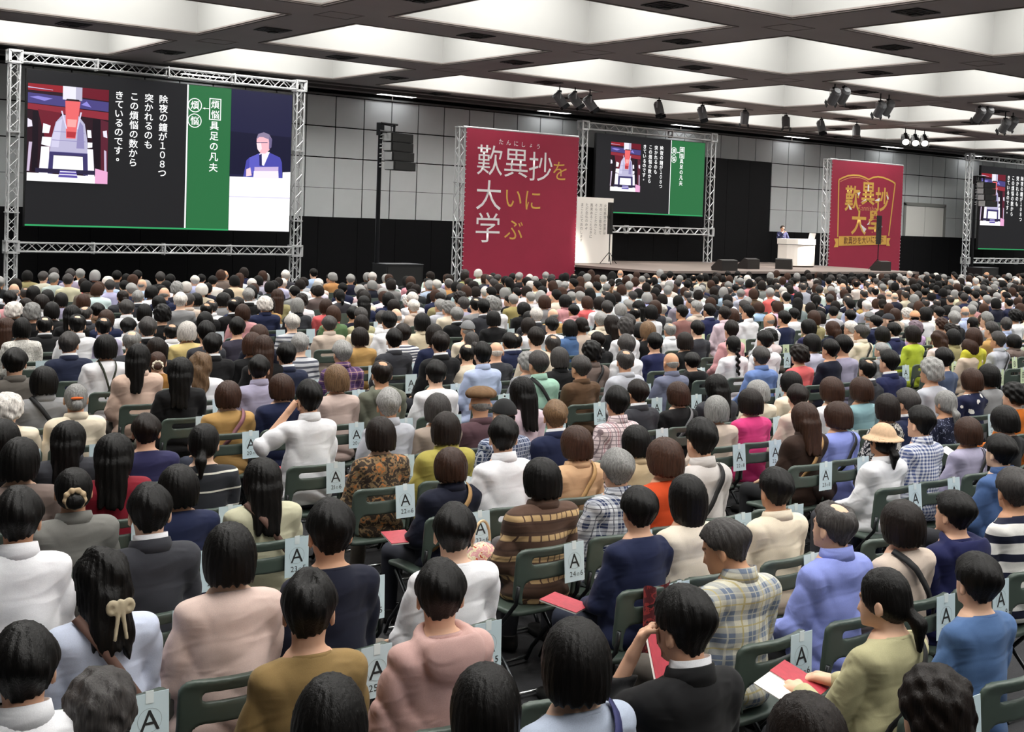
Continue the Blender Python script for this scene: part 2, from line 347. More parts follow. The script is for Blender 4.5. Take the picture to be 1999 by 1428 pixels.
def led_wall(label, x0, x1, z0, z1, y, xs, sc, video=False, x_cut=None):
    """xs: world x of the slide's photo corner; sc: slide scale; slide numbers measured on the middle screen"""
    e = empty('led_screen', (0, 0, 0)); tag(e, label, 'screen', 'LED screens showing the same slide')
    MB().box(x0-.02, x1+.02, y, y+.12, z0-.02, z1+.02).build('cabinet', M_black, e)
    MB().box(x0, x1, y-.012, y, z0, z1).build('face', M_ledblk, e)
    yy = y-.016; X = lambda u: xs+u*sc; Z = lambda v: z1-v*sc
    f = lambda u, v: (X(0)+u*1.53*sc, Z(.27)-(1-v)*1.90*sc)
    poly_part('temple_bell_picture', PHOTO, f, e, yy-.001)
    for k, (s, cx, n) in enumerate((('除夜の鐘が１０８つ', 2.64, .192), ('突かれるのも', 2.34, .192), ('この煩悩の数から', 2.04, .192), ('きているのです。', 1.74, .187))):
        vtext(s, X(cx), Z(.26), n*sc, .185*sc, yy, G_white, e, bold=.012)
    gx1 = min(x1, X(5.02)) if x_cut is None else x_cut
    MB().box(X(3.17), gx1, yy, yy+.003, z0+.03, z1).build('green_band', G_green, e)
    MB().box(X(3.13), X(3.16), yy-.003, yy, z0+.03, z1).build('divider', G_white, e)
    MB().box(x0, gx1, yy-.004, yy, z0, z0+.045).build('green_line', G_gline, e)
    yt = yy-.006
    vtext('煩悩', X(3.74), Z(.26), .215*sc, .185*sc, yt, G_white, e, bold=.012)
    vtext('具足の凡夫', X(3.73), Z(.71), .222*sc, .2*sc, yt, G_white, e, bold=.012)
    b = MB(); bx0, bx1, bz0, bz1, w = X(3.61), X(3.87), Z(.70), Z(.24), .02*sc
    for q in ((bx0, bx1, bz0, bz0+w), (bx0, bx1, bz1-w, bz1), (bx0, bx0+w, bz0, bz1), (bx1-w, bx1, bz0, bz1)): b.box(q[0], q[1], yt-.001, yt, q[2], q[3])
    b.build('box_outline', G_white, e)
    for k, ch in enumerate('煩悩'):
        ring(X(3.30), Z(.42+.325*k), .15*sc, .018*sc, yt, G_white, e, 'circle_outline'); vtext(ch, X(3.30), Z(.42+.325*k)+.1*sc, .2*sc, .19*sc, yt, G_white, e, bold=.012)
    a = MB(); az = Z(.47); a.box(X(3.50), X(3.61), yt-.001, yt, az-.01, az+.01); a.add([(X(3.46), yt, az), (X(3.52), yt, az-.03), (X(3.52), yt, az+.03)], [(0, 1, 2)]); a.build('arrow', G_white, e)
    if video:
        fv = lambda px, py: (15.43+(px-446)*.01600, max(1.83, min(6.05, 3.44-(py-.03*(px-447)-345)*.0150)))
        poly_part('live_video', VIDEO, fv, e, yy-.012)
    return e
led_wall('largest LED screen showing a slide beside a live close-up of the speaker', 9.74, 17.37, 1.82, 6.05, 37.0, 9.76, 1.386, video=True, x_cut=15.43)
led_wall('LED screen over the stage showing the slide with its whole green band', 30.62, 36.37, 2.84, 5.87, 38.5, 31.33, 1.0)
led_wall('LED screen partly hidden by a hanging loudspeaker stack, beyond the book banner', 55.17, 62.8, 1.77, 6.0, 38.0, 55.19, 1.386)
# ---------------------------------------------------------------- banners
def banner(label, x0, x1, y, zt):
    e = empty('banner', (0, 0, 0)); tag(e, label, 'banner')
    n = 24; mb = MB(); vs = []; zb = .45
    for k in range(n+1):
        x = x0+(x1-x0)*k/n
        vs += [(x, y, zb), (x, y, zt)]
    mb.add(vs, [(2*k, 2*k+2, 2*k+3, 2*k+1) for k in range(n)]); mb.box(x0, x1, y+.002, y+.012, zb, zt)
    mb.build('cloth', M_red, e)
    truss_beam('upright', e, (x0-.13, y+.16, 0), (x0-.13, y+.16, zt+.02), s=.26); truss_beam('upright', e, (x1-.10, y+.18, 0), (x1-.10, y+.18, zt+.02), s=.26)
    MB().tube([(x0-.1, y+.03, zt+.03), (x1, y+.03, zt+.03)], .03, 6).build('top_pole', M_alu, e)
    ed = MB()
    for k in range(34):
        z = zb+(zt-zb)*k/33
        for x in (x0, x1): ed.box(x-.02, x+.02, y-.012, y+.03, z-.012, z+.012)
    tag(ed.build('ties', M_alu, e), kind='stuff')
    return e
BY = 35.3
b1 = banner('red banner with large white and gold Japanese lettering in three lines', 22.66, 27.29, BY, 5.38)
Yt = BY-.006
def btext(s, x, z, size, m, e, y=Yt, sx=1., bold=0.):
    me = text_data(s, size, bold=bold)
    cx = (min(v.co.x for v in me.vertices)+max(v.co.x for v in me.vertices))/2; cy = (min(v.co.y for v in me.vertices)+max(v.co.y for v in me.vertices))/2
    for v in me.vertices: v.co = (x+(v.co.x-cx)*sx, y, z+v.co.y-cy)
    me.materials.clear(); me.materials.append(m); return link('lettering', me, e)
for ch, x, z, s, m in (('歎', 23.60, 4.38, 1.07, M_wht), ('異', 24.66, 4.34, 1.07, M_wht), ('抄', 25.68, 4.28, 1.07, M_wht), ('を', 26.50, 4.18, .74, M_gold),
                       ('大', 23.60, 3.23, 1.07, M_wht), ('い', 24.60, 3.15, .80, M_gold), ('に', 25.40, 3.12, .80, M_gold), ('学', 23.60, 2.16, 1.07, M_wht), ('ぶ', 24.64, 2.10, .80, M_gold)):
    btext(ch, x, z, s, m, b1, bold=-.001)
for k, ch in enumerate('たんにしょう'): btext(ch, 24.02+.305*k, 5.02-.012*k, .2 if ch != 'ょ' else .17, M_wht, b1)
B2 = 36.0
b2 = banner('red banner with a gold open-book outline around gold lettering and a ribbon', 41.47, 46.31, B2, 5.46)
Yt2 = B2-.006
def stroke(pts, w, m, e, y, name):
    mb = MB(); n = len(pts); vs = []
    for i, p in enumerate(pts):
        a = Vector(pts[max(0, i-1)]); b = Vector(pts[min(n-1, i+1)]); d = (b-a).normalized(); q = Vector((-d.y, d.x))*w/2
        vs += [(p[0]-q.x, y, p[1]-q.y), (p[0]+q.x, y, p[1]+q.y)]
    mb.add(vs, [(2*i, 2*i+2, 2*i+3, 2*i+1) for i in range(n-1)]); return mb.build(name, m, e)
def px2(u, v):   # from the measured zoom of this banner to metres on its cloth
    return 41.47+(u-200)*4.84/790, 5.46-(v-125-(u-200)*.075)*(5.46-.97)/1190
arc = [px2(u, v) for u, v in ((275, 350), (320, 325), (370, 304), (430, 296), (490, 300), (545, 318), (598, 345), (650, 320), (700, 312), (760, 322), (820, 345), (870, 370), (900, 392))]
stroke(arc, .07, M_gold, b2, Yt2, 'book_outline'); stroke([px2(275, 350), px2(288, 1000)], .07, M_gold, b2, Yt2, 'book_outline'); stroke([px2(900, 392), px2(850, 1010)], .07, M_gold, b2, Yt2, 'book_outline')
arc2 = [px2(u+(10 if u < 598 else -10), v+22) for u, v in ((280, 350), (320, 328), (370, 308), (430, 300), (490, 304), (545, 322), (588, 350))]; stroke(arc2, .03, M_pinkgold, b2, Yt2, 'book_outline')
for ch, u, v, s, m in (('歎', 430, 565, 1.22, M_gold), ('異', 600, 510, 1.15, M_gold), ('抄', 758, 580, 1.18, M_gold), ('大', 510, 835, 1.25, M_gold), ('學', 690, 845, 1.2, M_gold)):
    x, z = px2(u, v); btext(ch, x, z, s*.94, m, b2, y=Yt2, sx=.88, bold=.022)
for pl in (((385, 625), (430, 690), (402, 690)), ((478, 500), (515, 490), (495, 540)), ((515, 612), (575, 570), (580, 585)), ((590, 405), (606, 405), (606, 480), (590, 480)), ((800, 520), (832, 560), (822, 590)), ((672, 590), (730, 560), (725, 600)), ((528, 860), (596, 920), (570, 962)), ((598, 870), (630, 830), (618, 870)), ((740, 900), (775, 905), (755, 870))):
    MB().add([(px2(*q)[0], Yt2-.003, px2(*q)[1]) for q in pl], [tuple(range(len(pl)))]).build('white_facet', M_wht, b2)
x, z = px2(598, 678); btext('Tannisho', x, z, .34, M_pinkgold, b2, y=Yt2)
rb = MB(); p = [px2(300, 990), px2(825, 1005), px2(825, 1112), px2(300, 1100)]; rb.add([(a, Yt2-.004, b) for a, b in p], [(0, 1, 2, 3)]); rb.build('ribbon', M_gold, b2)
for pl in ([(250, 1015), (296, 1015), (296, 1115), (250, 1115), (268, 1065)], [(828, 1035), (872, 1035), (855, 1082), (870, 1130), (828, 1125)]):
    MB().add([(px2(*q)[0], Yt2-.002, px2(*q)[1]) for q in pl], [tuple(range(len(pl)))]).build('ribbon_end', M_gold, b2)
for k, ch in enumerate('歎異抄を大いに学ぶ'):
    x, z = px2(375+49*k, 1047); btext(ch, x, z, .34, mat('ribbon_ink', '6b3b22', .8), b2, y=Yt2-.008, sx=.85, bold=.004)
# ---------------------------------------------------------------- white board with the quotation
wb = empty('quotation_board', (0, 0, 0)); tag(wb, 'tall white board with columns of grey Japanese writing beside the red banner', 'board')
MB().box(28.07, 29.77, 36.3, 36.36, .96, 3.35).build('panel', M_board, wb)
for k, s in enumerate(('煩悩具足の凡夫', '火宅無常の世界は', '万のこと皆もって', 'そらごとたわごと', '真実あることなきに', 'ただ念仏のみぞ', 'まことにておわします')):
    vtext(s, 29.60-.215*k, 3.14, .142, .135, 36.292, M_ink, wb, bold=.0)
MB().box(28.2, 28.3, 36.36, 36.9, .94, .98).box(29.5, 29.6, 36.36, 36.9, .94, .98).build('foot', M_grey, wb)
# ---------------------------------------------------------------- podium
pod = empty('podium', (38.35, 34.75, .94)); tag(pod, 'white curved podium on the stage lit by spotlights', 'podium')
def curved(x, d, z0, z1):
    n = 14; pl = [(-x+2*x*k/n, -d*(1-abs(-1+2*k/n)**2.4)) for k in range(n+1)]
    return [(a, b) for a, b in pl]
def curved_block(name, x, d, back, z0, z1, m, parent):
    pl = curved(x, d, z0, z1) + [(x, back), (-x, back)]; n = len(pl)
    mb = MB(); mb.add([(a, b, z0) for a, b in pl]+[(a, b, z1) for a, b in pl], [tuple(range(n-1, -1, -1)), tuple(range(n, 2*n))]+[(i, (i+1) % n, (i+1) % n+n, i+n) for i in range(n)])
    return mb.build(name, m, parent)
curved_block('plinth', .78, .28, .5, 0, .06, M_foot, pod); curved_block('body', .83, .33, .5, .06, .885, M_pod, pod)
curved_block('groove', .81, .31, .48, .885, .91, M_grey, pod); curved_block('top', .86, .36, .52, .91, 1.13, M_pod, pod)
lp = empty('laptop', (38.95, 34.9, 2.07)); tag(lp, 'small open laptop on the white podium', 'laptop')
MB().box(-.19, .19, -.13, .13, 0, .02).build('base', M_grey, lp); MB().add([(-.19,-.13,.02),(.19,-.13,.02),(.19,-.2,.25),(-.19,-.2,.25),(-.19,-.145,.02),(.19,-.145,.02),(.19,-.215,.25),(-.19,-.215,.25)], [(0,1,2,3),(7,6,5,4),(3,2,6,7),(0,3,7,4),(1,5,6,2)]).build('screen', mat('laptop_lid', '8a8785', .4), lp)
# ---------------------------------------------------------------- line array towers, subwoofers, column speakers, monitors
M_spk = mat('speaker_grey_side', '8f9091', .5)
def tower(label, x, y, rz=0., zs=1.03):
    s = empty('subwoofer', (x+.5, y, 0)); tag(s, 'wide black subwoofer cabinet under the tower ' + ('by the largest screen' if x < 30 else 'beyond the book banner'), 'speaker', 'subwoofers on the floor')
    MB().box(-.62, .62, -.4, .4, 0, zs).build('cabinet', M_black, s); MB().box(-.56, .56, -.415, -.4, .08, zs-.08).build('grille', M_dark, s); MB().box(-.62, .62, -.42, .42, zs, zs+.015).build('lid', M_grey, s)
    e = empty('loudspeaker_tower', (x, y, zs+.015), rz); tag(e, label, 'speaker', 'line array towers')
    MB().tube([(0, .25, 0), (0, .25, 3.95-zs+1.0)], [.07, .06], 10).build('pole', M_blackm, e)
    MB().box(-.08, .08, .17, .33, 3.75-zs+1.0, 4.12-zs+1.0).build('head', M_blackm, e)
    t = MB(); t.tube([(-.12, .1, 4.1-zs+1), (.55, .1, 4.1-zs+1)], .03, 8); t.tube([(-.05, .25, 4.1-zs+1), (.62, .25, 4.06-zs+1)], .025, 8); t.tube([(.42, .1, 4.1-zs+1), (.42, .1, 3.86-zs+1)], .035, 8); t.tube([(-.35, -.05, 3.86-zs+1), (.5, .1, 3.84-zs+1)], .03, 8); t.build('rigging', M_blackm, e)
    zt = 3.84-zs+1; yo = 0.
    for k in range(4):
        tl = .06+.05*k; z1 = zt-.275*k; z0 = z1-.262
        c = MB(); c.box(.0, .92, -.25-.028*k*k*.5+.05, .15-.04*k, z0, z1); q = c.build('cabinet', M_black, e)
        MB().box(.03, .89, -.27-.028*k*k*.5+.05, -.25-.028*k*k*.5+.05, z0+.02, z1-.02).build('grille', M_dark, q)
        h = MB(); h.box(-.02, 0, -.24-.028*k*k*.5+.06, .15-.04*k, z0+.015, z1-.015); 
        for zz in (z0+.08, z1-.08): h.tube([(-.05, .1, zz), (-.05, .2, zz)], .018, 6)
        h.build('side_plate', M_spk, q)
    return e
tower('black line array loudspeaker tower between the largest screen and the red banner', 18.45, 33.0, .3)
tower('black line array loudspeaker tower in front of the screen beyond the book banner', 48.6, 33.5)
def column(label, x, y, zb, zt):
    e = empty('column_speaker', (x, y, zb)); tag(e, label, 'speaker', 'column speakers on stands'); h = zt-zb
    MB().tube([(0, 0, .1), (0, 0, h-.9)], .02, 8).build('pole', M_blackm, e)
    for a in (0, 2.1, 4.2): MB().tube([(0, 0, .45), (.35*math.cos(a), .35*math.sin(a), .02)], .013, 6).build('leg', M_blackm, e)
    b = MB().box(-.065, .065, -.07, .09, h-1.15, h).build('cabinet', M_black, e); MB().box(-.055, .055, -.078, -.07, h-1.1, h-.05).build('grille', M_dark, b)
    MB().box(-.11, .04, -.04, .05, h-.58, h-.48).build('clamp', M_black, e)
    return e
column('thin black column speaker on a stand at the corner of the quotation board', 29.32, 35.9, .94, 3.19); column('thin black column speaker on a stand in front of the book banner', 40.42, 32.5, .94, 3.12)
def wedge(label, x, y, rz, w=.62):
    e = empty('stage_monitor', (x, y, .94), rz); tag(e, label, 'speaker', 'stage monitor wedges')
    pl = [(-.26, 0), (.26, 0), (.3, .12), (-.06, .4), (-.26, .36)]
    mb = MB(); n = 5; mb.add([(-w/2, a, b) for a, b in pl]+[(w/2, a, b) for a, b in pl], [(0,1,2,3,4), (9,8,7,6,5)]+[(i+5, (i+1) % 5+5, (i+1) % 5, i) for i in range(5)])
    mb.build('cabinet', mat('wedge_black', '1b1614', .6), e)
    MB().add([(-w/2+.04, .27, .15), (w/2-.04, .27, .15), (w/2-.04, -.03, .385), (-w/2+.04, -.03, .385)], [(0,1,2,3)]).build('grille', mat('wedge_grille', '7a5a50', .6), e)
wedge('low black stage monitor at the front edge of the stage, left of two others', 31.0, 31.6, 0, .75); wedge('brown-grilled stage monitor wedge between the low monitor and the podium', 33.6, 33.0, 0); wedge('dark stage monitor wedge right in front of the white podium', 35.5, 33.0, -.9); wedge('black stage monitor at the stage edge below the book banner', 40.0, 32.0, 0)
# ---------------------------------------------------------------- spotlights under the beams
M_lens = mat('spot_lens_lit', 'fff8ee', .4, emit=18.); M_lens0 = mat('spot_lens', '9a9a98', .15)
def spot(label, x, y, z, rz, tilt, lit=False, target=None, L=.34, r=.11):
    e = empty('spotlight', (x, y, z)); tag(e, label, 'spotlight', 'spotlights hanging from the ceiling beams')
    MB().tube([(0, 0, .0), (0, 0, ZC-z)], .02, 6).box(-.05, .05, -.05, .05, .20, .27).build('hanger', M_blackm, e)
    y_ = MB(); y_.tube([(-.15, 0, 0), (-.15, 0, .2), (.15, 0, .2), (.15, 0, 0)], .012, 6); yo = y_.build('yoke', M_alu if not lit else M_blackm, e); yo.rotation_euler = (0, 0, rz)
    b = MB(); b.lathe([(.001, -L*.5), (r*.7, -L*.5), (r, -L*.35), (r, L*.5), (r*.86, L*.5), (r*.86, L*.4)], 14)
    bo = b.build('barrel', mat('spot_body', '6e6f71', .45) if not lit else mat('spot_body_dark', '1c1b1c', .5), e, smooth=False); bo.rotation_euler = (tilt, 0, rz)
    l = MB(); l.lathe([(.001, L*.42), (r*.84, L*.42)], 14); lo = l.build('lens', M_lens if lit else M_lens0, bo)
    d = MB()
    for s in (-1, 1): d.box(s*r*1.0-.005, s*r*1.0+.005, -r*.8, r*.8, L*.5, L*.5+.12)
    d.build('barn_door', M_blackm, bo)
    if target:
        ld = bpy.data.lights.new('spot_beam', 'SPOT'); ld.energy = 5200 if lit else 1500; ld.spot_size = .32; ld.spot_blend = .5; ld.shadow_soft_size = .12; ld.color = (1, .93, .84)
        lo_ = bpy.data.objects.new('spot_beam', ld); COL.objects.link(lo_); lo_.parent = e
        dv = Vector(target)-Vector((x, y, z)); lo_.location = dv.normalized()*.3; lo_.rotation_euler = dv.to_track_quat('-Z', 'Y').to_euler()
    return e
NUM = ['first', 'second', 'third', 'fourth', 'fifth', 'sixth']
PODT = (38.3, 34.9, 2.0)
for k, (x, z) in enumerate(((24.06, 6.28), (24.67, 6.32), (25.27, 6.26))):
    spot('dim grey spotlight, %s of three above the lettered red banner' % NUM[k], x, 32.2, z, 1.2, 2.45, L=.46, r=.15)
for k, (x, z) in enumerate(((28.22, 6.35), (30.22, 6.36), (32.30, 6.36), (34.43, 6.36), (36.37, 6.37), (38.42, 6.33))):
    spot('single spotlight over the stage, %s of six in a line from the red banner' % NUM[k], x, 32.2, z, [.4, .9, 2.6, -.5, .5, -.8][k], 2.85, L=.44, r=.15, target=(x-.4+.15*k, 36.0, 1.2) if k in (0, 2, 5) else None)
for k, (x, y, z) in enumerate(((28.2, 24.5, 6.34), (28.62, 24.5, 6.40), (30.9, 25.0, 6.22), (31.3, 25.0, 6.30), (35.35, 24.5, 6.40), (35.8, 24.5, 6.46), (37.55, 25.0, 6.22), (38.0, 25.0, 6.32))):
    spot('grey spotlight, %s of the %s pair hanging over the audience' % (('one', 'other')[k % 2], NUM[k//2]), x, y, z, 2.75, 2.25, L=.50, r=.14)
for k, (x, z) in enumerate(((41.58, 6.23), (42.21, 6.23), (42.82, 6.26))):
    spot('lit spotlight with a bright round lens, %s of three shining at the podium' % NUM[k], x, 32.3, z, -.75, 2.15, lit=True, target=(PODT[0]-.5+.4*k, PODT[1], PODT[2]), L=.46, r=.16)
# ================================================================ people: surfaces grown from smooth distance fields
F4 = np.float32
def grid(lo, hi, h):
    lo = np.array(lo, F4); n = np.ceil((np.array(hi)-lo)/h).astype(int)+1
    ax = [lo[k]+h*np.arange(n[k], dtype=F4) for k in range(3)]
    return np.meshgrid(*ax, indexing='ij', sparse=True) + [lo, h]
def surfnet(Fv, lo, h):
    """naive surface nets: one vertex for each cell the surface crosses"""
    ins = Fv < 0; nx, ny, nz = Fv.shape
    c = np.zeros((nx-1, ny-1, nz-1), np.int8)
    for a in (0, 1):
        for b in (0, 1):
            for d in (0, 1): c += ins[a:nx-1+a, b:ny-1+b, d:nz-1+d]
    act = (c > 0) & (c < 8); I, J, K = np.nonzero(act); idx = -np.ones(act.shape, np.int64); idx[I, J, K] = np.arange(len(I))
    acc = np.zeros((len(I), 3)); cnt = np.zeros(len(I))
    cor = [(a, b, d) for a in (0, 1) for b in (0, 1) for d in (0, 1)]
    for p in cor:
        for ax in range(3):
            if p[ax]: continue
            q = list(p); q[ax] = 1
            f0 = Fv[I+p[0], J+p[1], K+p[2]]; f1 = Fv[I+q[0], J+q[1], K+q[2]]
            m = (f0 < 0) != (f1 < 0); t = np.where(m, f0/np.where(m, f0-f1, 1), 0)
            pt = np.tile(np.array(p, float), (len(I), 1)); pt[:, ax] += t
            acc += pt*m[:, None]; cnt += m
    V = lo + h*(np.stack([I, J, K], 1) + acc/cnt[:, None])
    Q = []
    for ax in range(3):
        o1, o2 = [(1, 2), (2, 0), (0, 1)][ax]
        sl0 = [slice(None)]*3; sl1 = [slice(None)]*3
        sl0[ax] = slice(0, -1); sl1[ax] = slice(1, None)
        a, b = ins[tuple(sl0)], ins[tuple(sl1)]
        E_ = np.argwhere(a != b)
        E_ = E_[(E_[:, o1] > 0) & (E_[:, o2] > 0) & (E_[:, o1] < Fv.shape[o1]-1) & (E_[:, o2] < Fv.shape[o2]-1)]
        if len(E_) == 0: continue
        flip = a[tuple(E_.T)]
        def cell(d1, d2):
            e = E_.copy(); e[:, o1] -= d1; e[:, o2] -= d2; return idx[e[:, 0], e[:, 1], e[:, 2]]
        q = np.stack([cell(1, 1), cell(0, 1), cell(0, 0), cell(1, 0)], 1)
        q = np.where(flip[:, None], q, q[:, ::-1]); Q.append(q[(q >= 0).all(1)])
    return V, np.concatenate(Q)
def ell(G, c, r):
    x, y, z = (G[0]-c[0])/r[0], (G[1]-c[1])/r[1], (G[2]-c[2])/r[2]
    k = np.sqrt(x*x+y*y+z*z); return ((k-1)*min(r)).astype(F4)
def cap(G, a, b, r0, r1=None):
    r1 = r0 if r1 is None else r1
    a = np.array(a, F4); b = np.array(b, F4); d = b-a; L2 = float(d@d)
    t = ((G[0]-a[0])*d[0]+(G[1]-a[1])*d[1]+(G[2]-a[2])*d[2])/L2; t = np.clip(t, 0, 1)
    return (np.sqrt((G[0]-a[0]-t*d[0])**2+(G[1]-a[1]-t*d[1])**2+(G[2]-a[2]-t*d[2])**2) - (r0+(r1-r0)*t)).astype(F4)
def su(a, b, k=.04):
    h = np.clip(.5+.5*(b-a)/k, 0, 1); return (b*(1-h)+a*h-k*h*(1-h)).astype(F4)
def sd(a, b, k=.01):   # a minus b
    return -su(-a, b, k)
def si(a, b, k=.01): return -su(-a, -b, k)
NECK = (0, -.01, 1.03)      # head pivot in the body frame; standard figure: head centre at z 1.165
def to_mesh(name, V, Q, m, cols=None):
    me = bpy.data.meshes.new(name)
    nv, nq = len(V), len(Q)
    me.vertices.add(nv); me.vertices.foreach_set('co', V.astype(np.float32).ravel())
    me.loops.add(nq*4); me.loops.foreach_set('vertex_index', Q.astype(np.int32).ravel())
    me.polygons.add(nq); me.polygons.foreach_set('loop_start', np.arange(0, nq*4, 4, dtype=np.int32))
    me.update(calc_edges=True); me.validate()
    me.polygons.foreach_set('use_smooth', [True]*len(me.polygons))
    if m is not None: me.materials.append(m)
    if cols is not None:
        a = me.color_attributes.new('tint', 'FLOAT_COLOR', 'POINT')
        a.data.foreach_set('color', np.concatenate([cols, np.ones((nv, 1))], 1).astype(np.float32).ravel())
    return me
# ---------------------------------------------------------------- poses: shoulder, elbow, wrist for each arm (left = -x)
POSES = {
 'rest': dict(L=((-.150,-.025,.925), (-.195,.05,.67), (-.09,.29,.585)), R=((.150,-.025,.925), (.195,.05,.67), (.09,.29,.585))),
 'wide': dict(L=((-.152,-.025,.922), (-.225,.06,.68), (-.13,.29,.585)), R=((.152,-.025,.922), (.225,.06,.68), (.13,.29,.585))),
 'read': dict(L=((-.150,-.01,.92), (-.205,.10,.68), (-.10,.33,.70)), R=((.150,-.01,.92), (.205,.10,.68), (.10,.33,.70))),
 'cheek': dict(L=((-.150,0,.92), (-.190,.22,.80), (-.120,.14,1.02)), R=((.150,-.02,.925), (.20,.06,.67), (.09,.30,.60))),
 'headhand': dict(L=((-.150,-.01,.935), (-.315,.07,.835), (-.135,.04,1.045)), R=((.150,-.02,.925), (.195,.06,.665), (.09,.30,.585))),
 'stand': dict(L=((-.155,-.02,.925), (-.235,.06,.68), (-.10,.26,.60)), R=((.155,-.02,.925), (.215,.10,.70), (.04,.24,.94))),
}
DROP = .040          # how far the head sits down between the shoulders
HS = .955            # head size against the frame
def hand(G, d, wrist, elbow, side, curl=1.):
    """palm, four bent fingers of unequal length and a thumb from the palm's side"""
    w = Vector(wrist); f = (w-Vector(elbow)).normalized(); up = Vector((0, 0, 1)); s = f.cross(up).normalized()*(-side); n = s.cross(f)*(-side)
    if n.z < 0: n = -n
    pc = w+f*.045
    d = su(d, cap(G, w+f*.012-s*.012, pc+f*.03-s*.02, .021, .019), .012); d = su(d, cap(G, w+f*.012+s*.012, pc+f*.03+s*.018, .021, .018), .012)
    for k, (o, L) in enumerate(((-.030, .062), (-.010, .072), (.011, .067), (.031, .052))):
        a = pc+f*.035+s*o; b = a+f*L*.5-n*.012*curl; c = b+f*L*.32-n*.030*curl
        d = su(d, cap(G, a, b, .0105, .0095), .006); d = su(d, cap(G, b, c, .0095, .0075), .005)
    t0 = w+f*.03-s*.028; t1 = t0+f*.035-s*.026-n*.008; t2 = t1+f*.03-s*.004-n*.012
    d = su(d, cap(G, t0, t1, .0125, .011), .01); d = su(d, cap(G, t1, t2, .011, .009), .006)
    return d
def head_field(G):
    d = ell(G, (0, -.002, 1.188), (.0765, .097, .090))
    d = su(d, ell(G, (0, .045, 1.115), (.056, .058, .068)), .04)            # jaw and cheeks
    d = su(d, ell(G, (0, .082, 1.068), (.022, .02, .018)), .03)             # chin
    d = su(d, cap(G, (0, .094, 1.165), (0, .112, 1.128), .008, .0125), .012)  # nose
    d = su(d, ell(G, (0, .098, 1.095), (.022, .010, .010)), .010)            # lips
    d = su(d, cap(G, (-.035, .088, 1.188), (.035, .088, 1.188), .009), .012)   # brow
    for s in (-1, 1):
        d = sd(d, ell(G, (s*.031, .104, 1.166), (.014, .014, .010)), .012)
        e = ell(G, (s*.083, -.006, 1.150), (.012, .022, .034)); e = sd(e, ell(G, (s*.096, .002, 1.152), (.009, .012, .021)), .006)
        d = su(d, e, .008)
    return d
def body_field(G, pose, cut=True):
    d = head_field(G)
    d = su(d, cap(G, (0, -.025, .93), (0, -.012, 1.10), .062, .056), .03)
    d = su(d, cap(G, (-.12, -.02, .93), (.12, -.02, .93), .042), .05); d = su(d, cap(G, (0, -.01, .93), (0, .02, .60), .085, .1), .06)
    for s, k in ((-1, 'L'), (1, 'R')):
        a, b, c = POSES[pose][k]
        d = su(d, cap(G, a, b, .042, .034), .03); d = su(d, cap(G, b, c, .034, .024), .015); d = hand(G, d, c, b, s)
    return d
def torso_field(G, pose, fat=1., sleeve=1., loose=.0, seed=0):
    w = fat
    d = ell(G, (0, -.005, .80), (.150*w+loose, .108*w+loose, .20))
    d = su(d, cap(G, (-.105, -.028, .925), (.105, -.028, .925), .062+loose*.5), .05)
    d = su(d, ell(G, (0, .02, .60), (.158*w+loose, .130*w+loose, .16)), .08); d = su(d, ell(G, (0, .03, .50), (.178*w+loose, .155+loose, .10)), .06)
    d = su(d, cap(G, (0, -.034, .93), (0, -.018, 1.03), .088, .056), .05)
    for s, k in ((-1, 'L'), (1, 'R')):
        a, b, c = [np.array(q) for q in POSES[pose][k]]
        e = cap(G, a, b, .055+loose, .047+loose); e = su(e, cap(G, b, b+(c-b)*(.92 if sleeve > .7 else .12), .047+loose, .036+loose), .02)
        d = su(d, e, .022)
    # soft folds that start at the armpits and gather above the seat
    x, y, z = G[0], G[1], G[2]; r = np.random.RandomState(seed)
    p = r.uniform(0, 6, 8); q = r.uniform(.8, 1.25, 8)
    wz = z+.035*np.sin(9*q[0]*x+p[5])+.03*np.sin(14*y+p[6])
    low = np.clip((.76-z)*4.5, 0, 1); side = np.clip((np.abs(x)-.07)*7, 0, 1)
    rg = lambda t: 1.1-2.2*np.abs(np.sin(t*.5))**.8
    f = .9*rg(50*q[1]*wz+14*x+p[0])*low + 1.1*rg(30*q[2]*wz-58*q[3]*np.abs(x)+p[1])*side*np.clip((z-.60)*6, 0, 1) + .8*np.sin(19*q[4]*x+13*wz+p[2])*np.sin(12*z+p[3]) + .5*rg(24*q[5]*x-30*wz+p[4])*np.clip(1-np.abs(z-.76)*7, 0, 1)
    return (d + (.0052+loose*.16)*f*np.clip((1.0-z)*14, 0, 1)).astype(F4)
def collar_cut(d, G, z=1.0, tilt=.35, r=.07):
    """opens the garment at the neck"""
    pl = (z+tilt*(-.0) - (G[2]-tilt*(-G[1]-.0)*.6)).astype(F4)      # above this sloping plane is cut
    d = si(d, -pl, .008)
    return sd(d, cap(G, (0, -.02, .9), (0, -.01, 1.15), .062), .006)
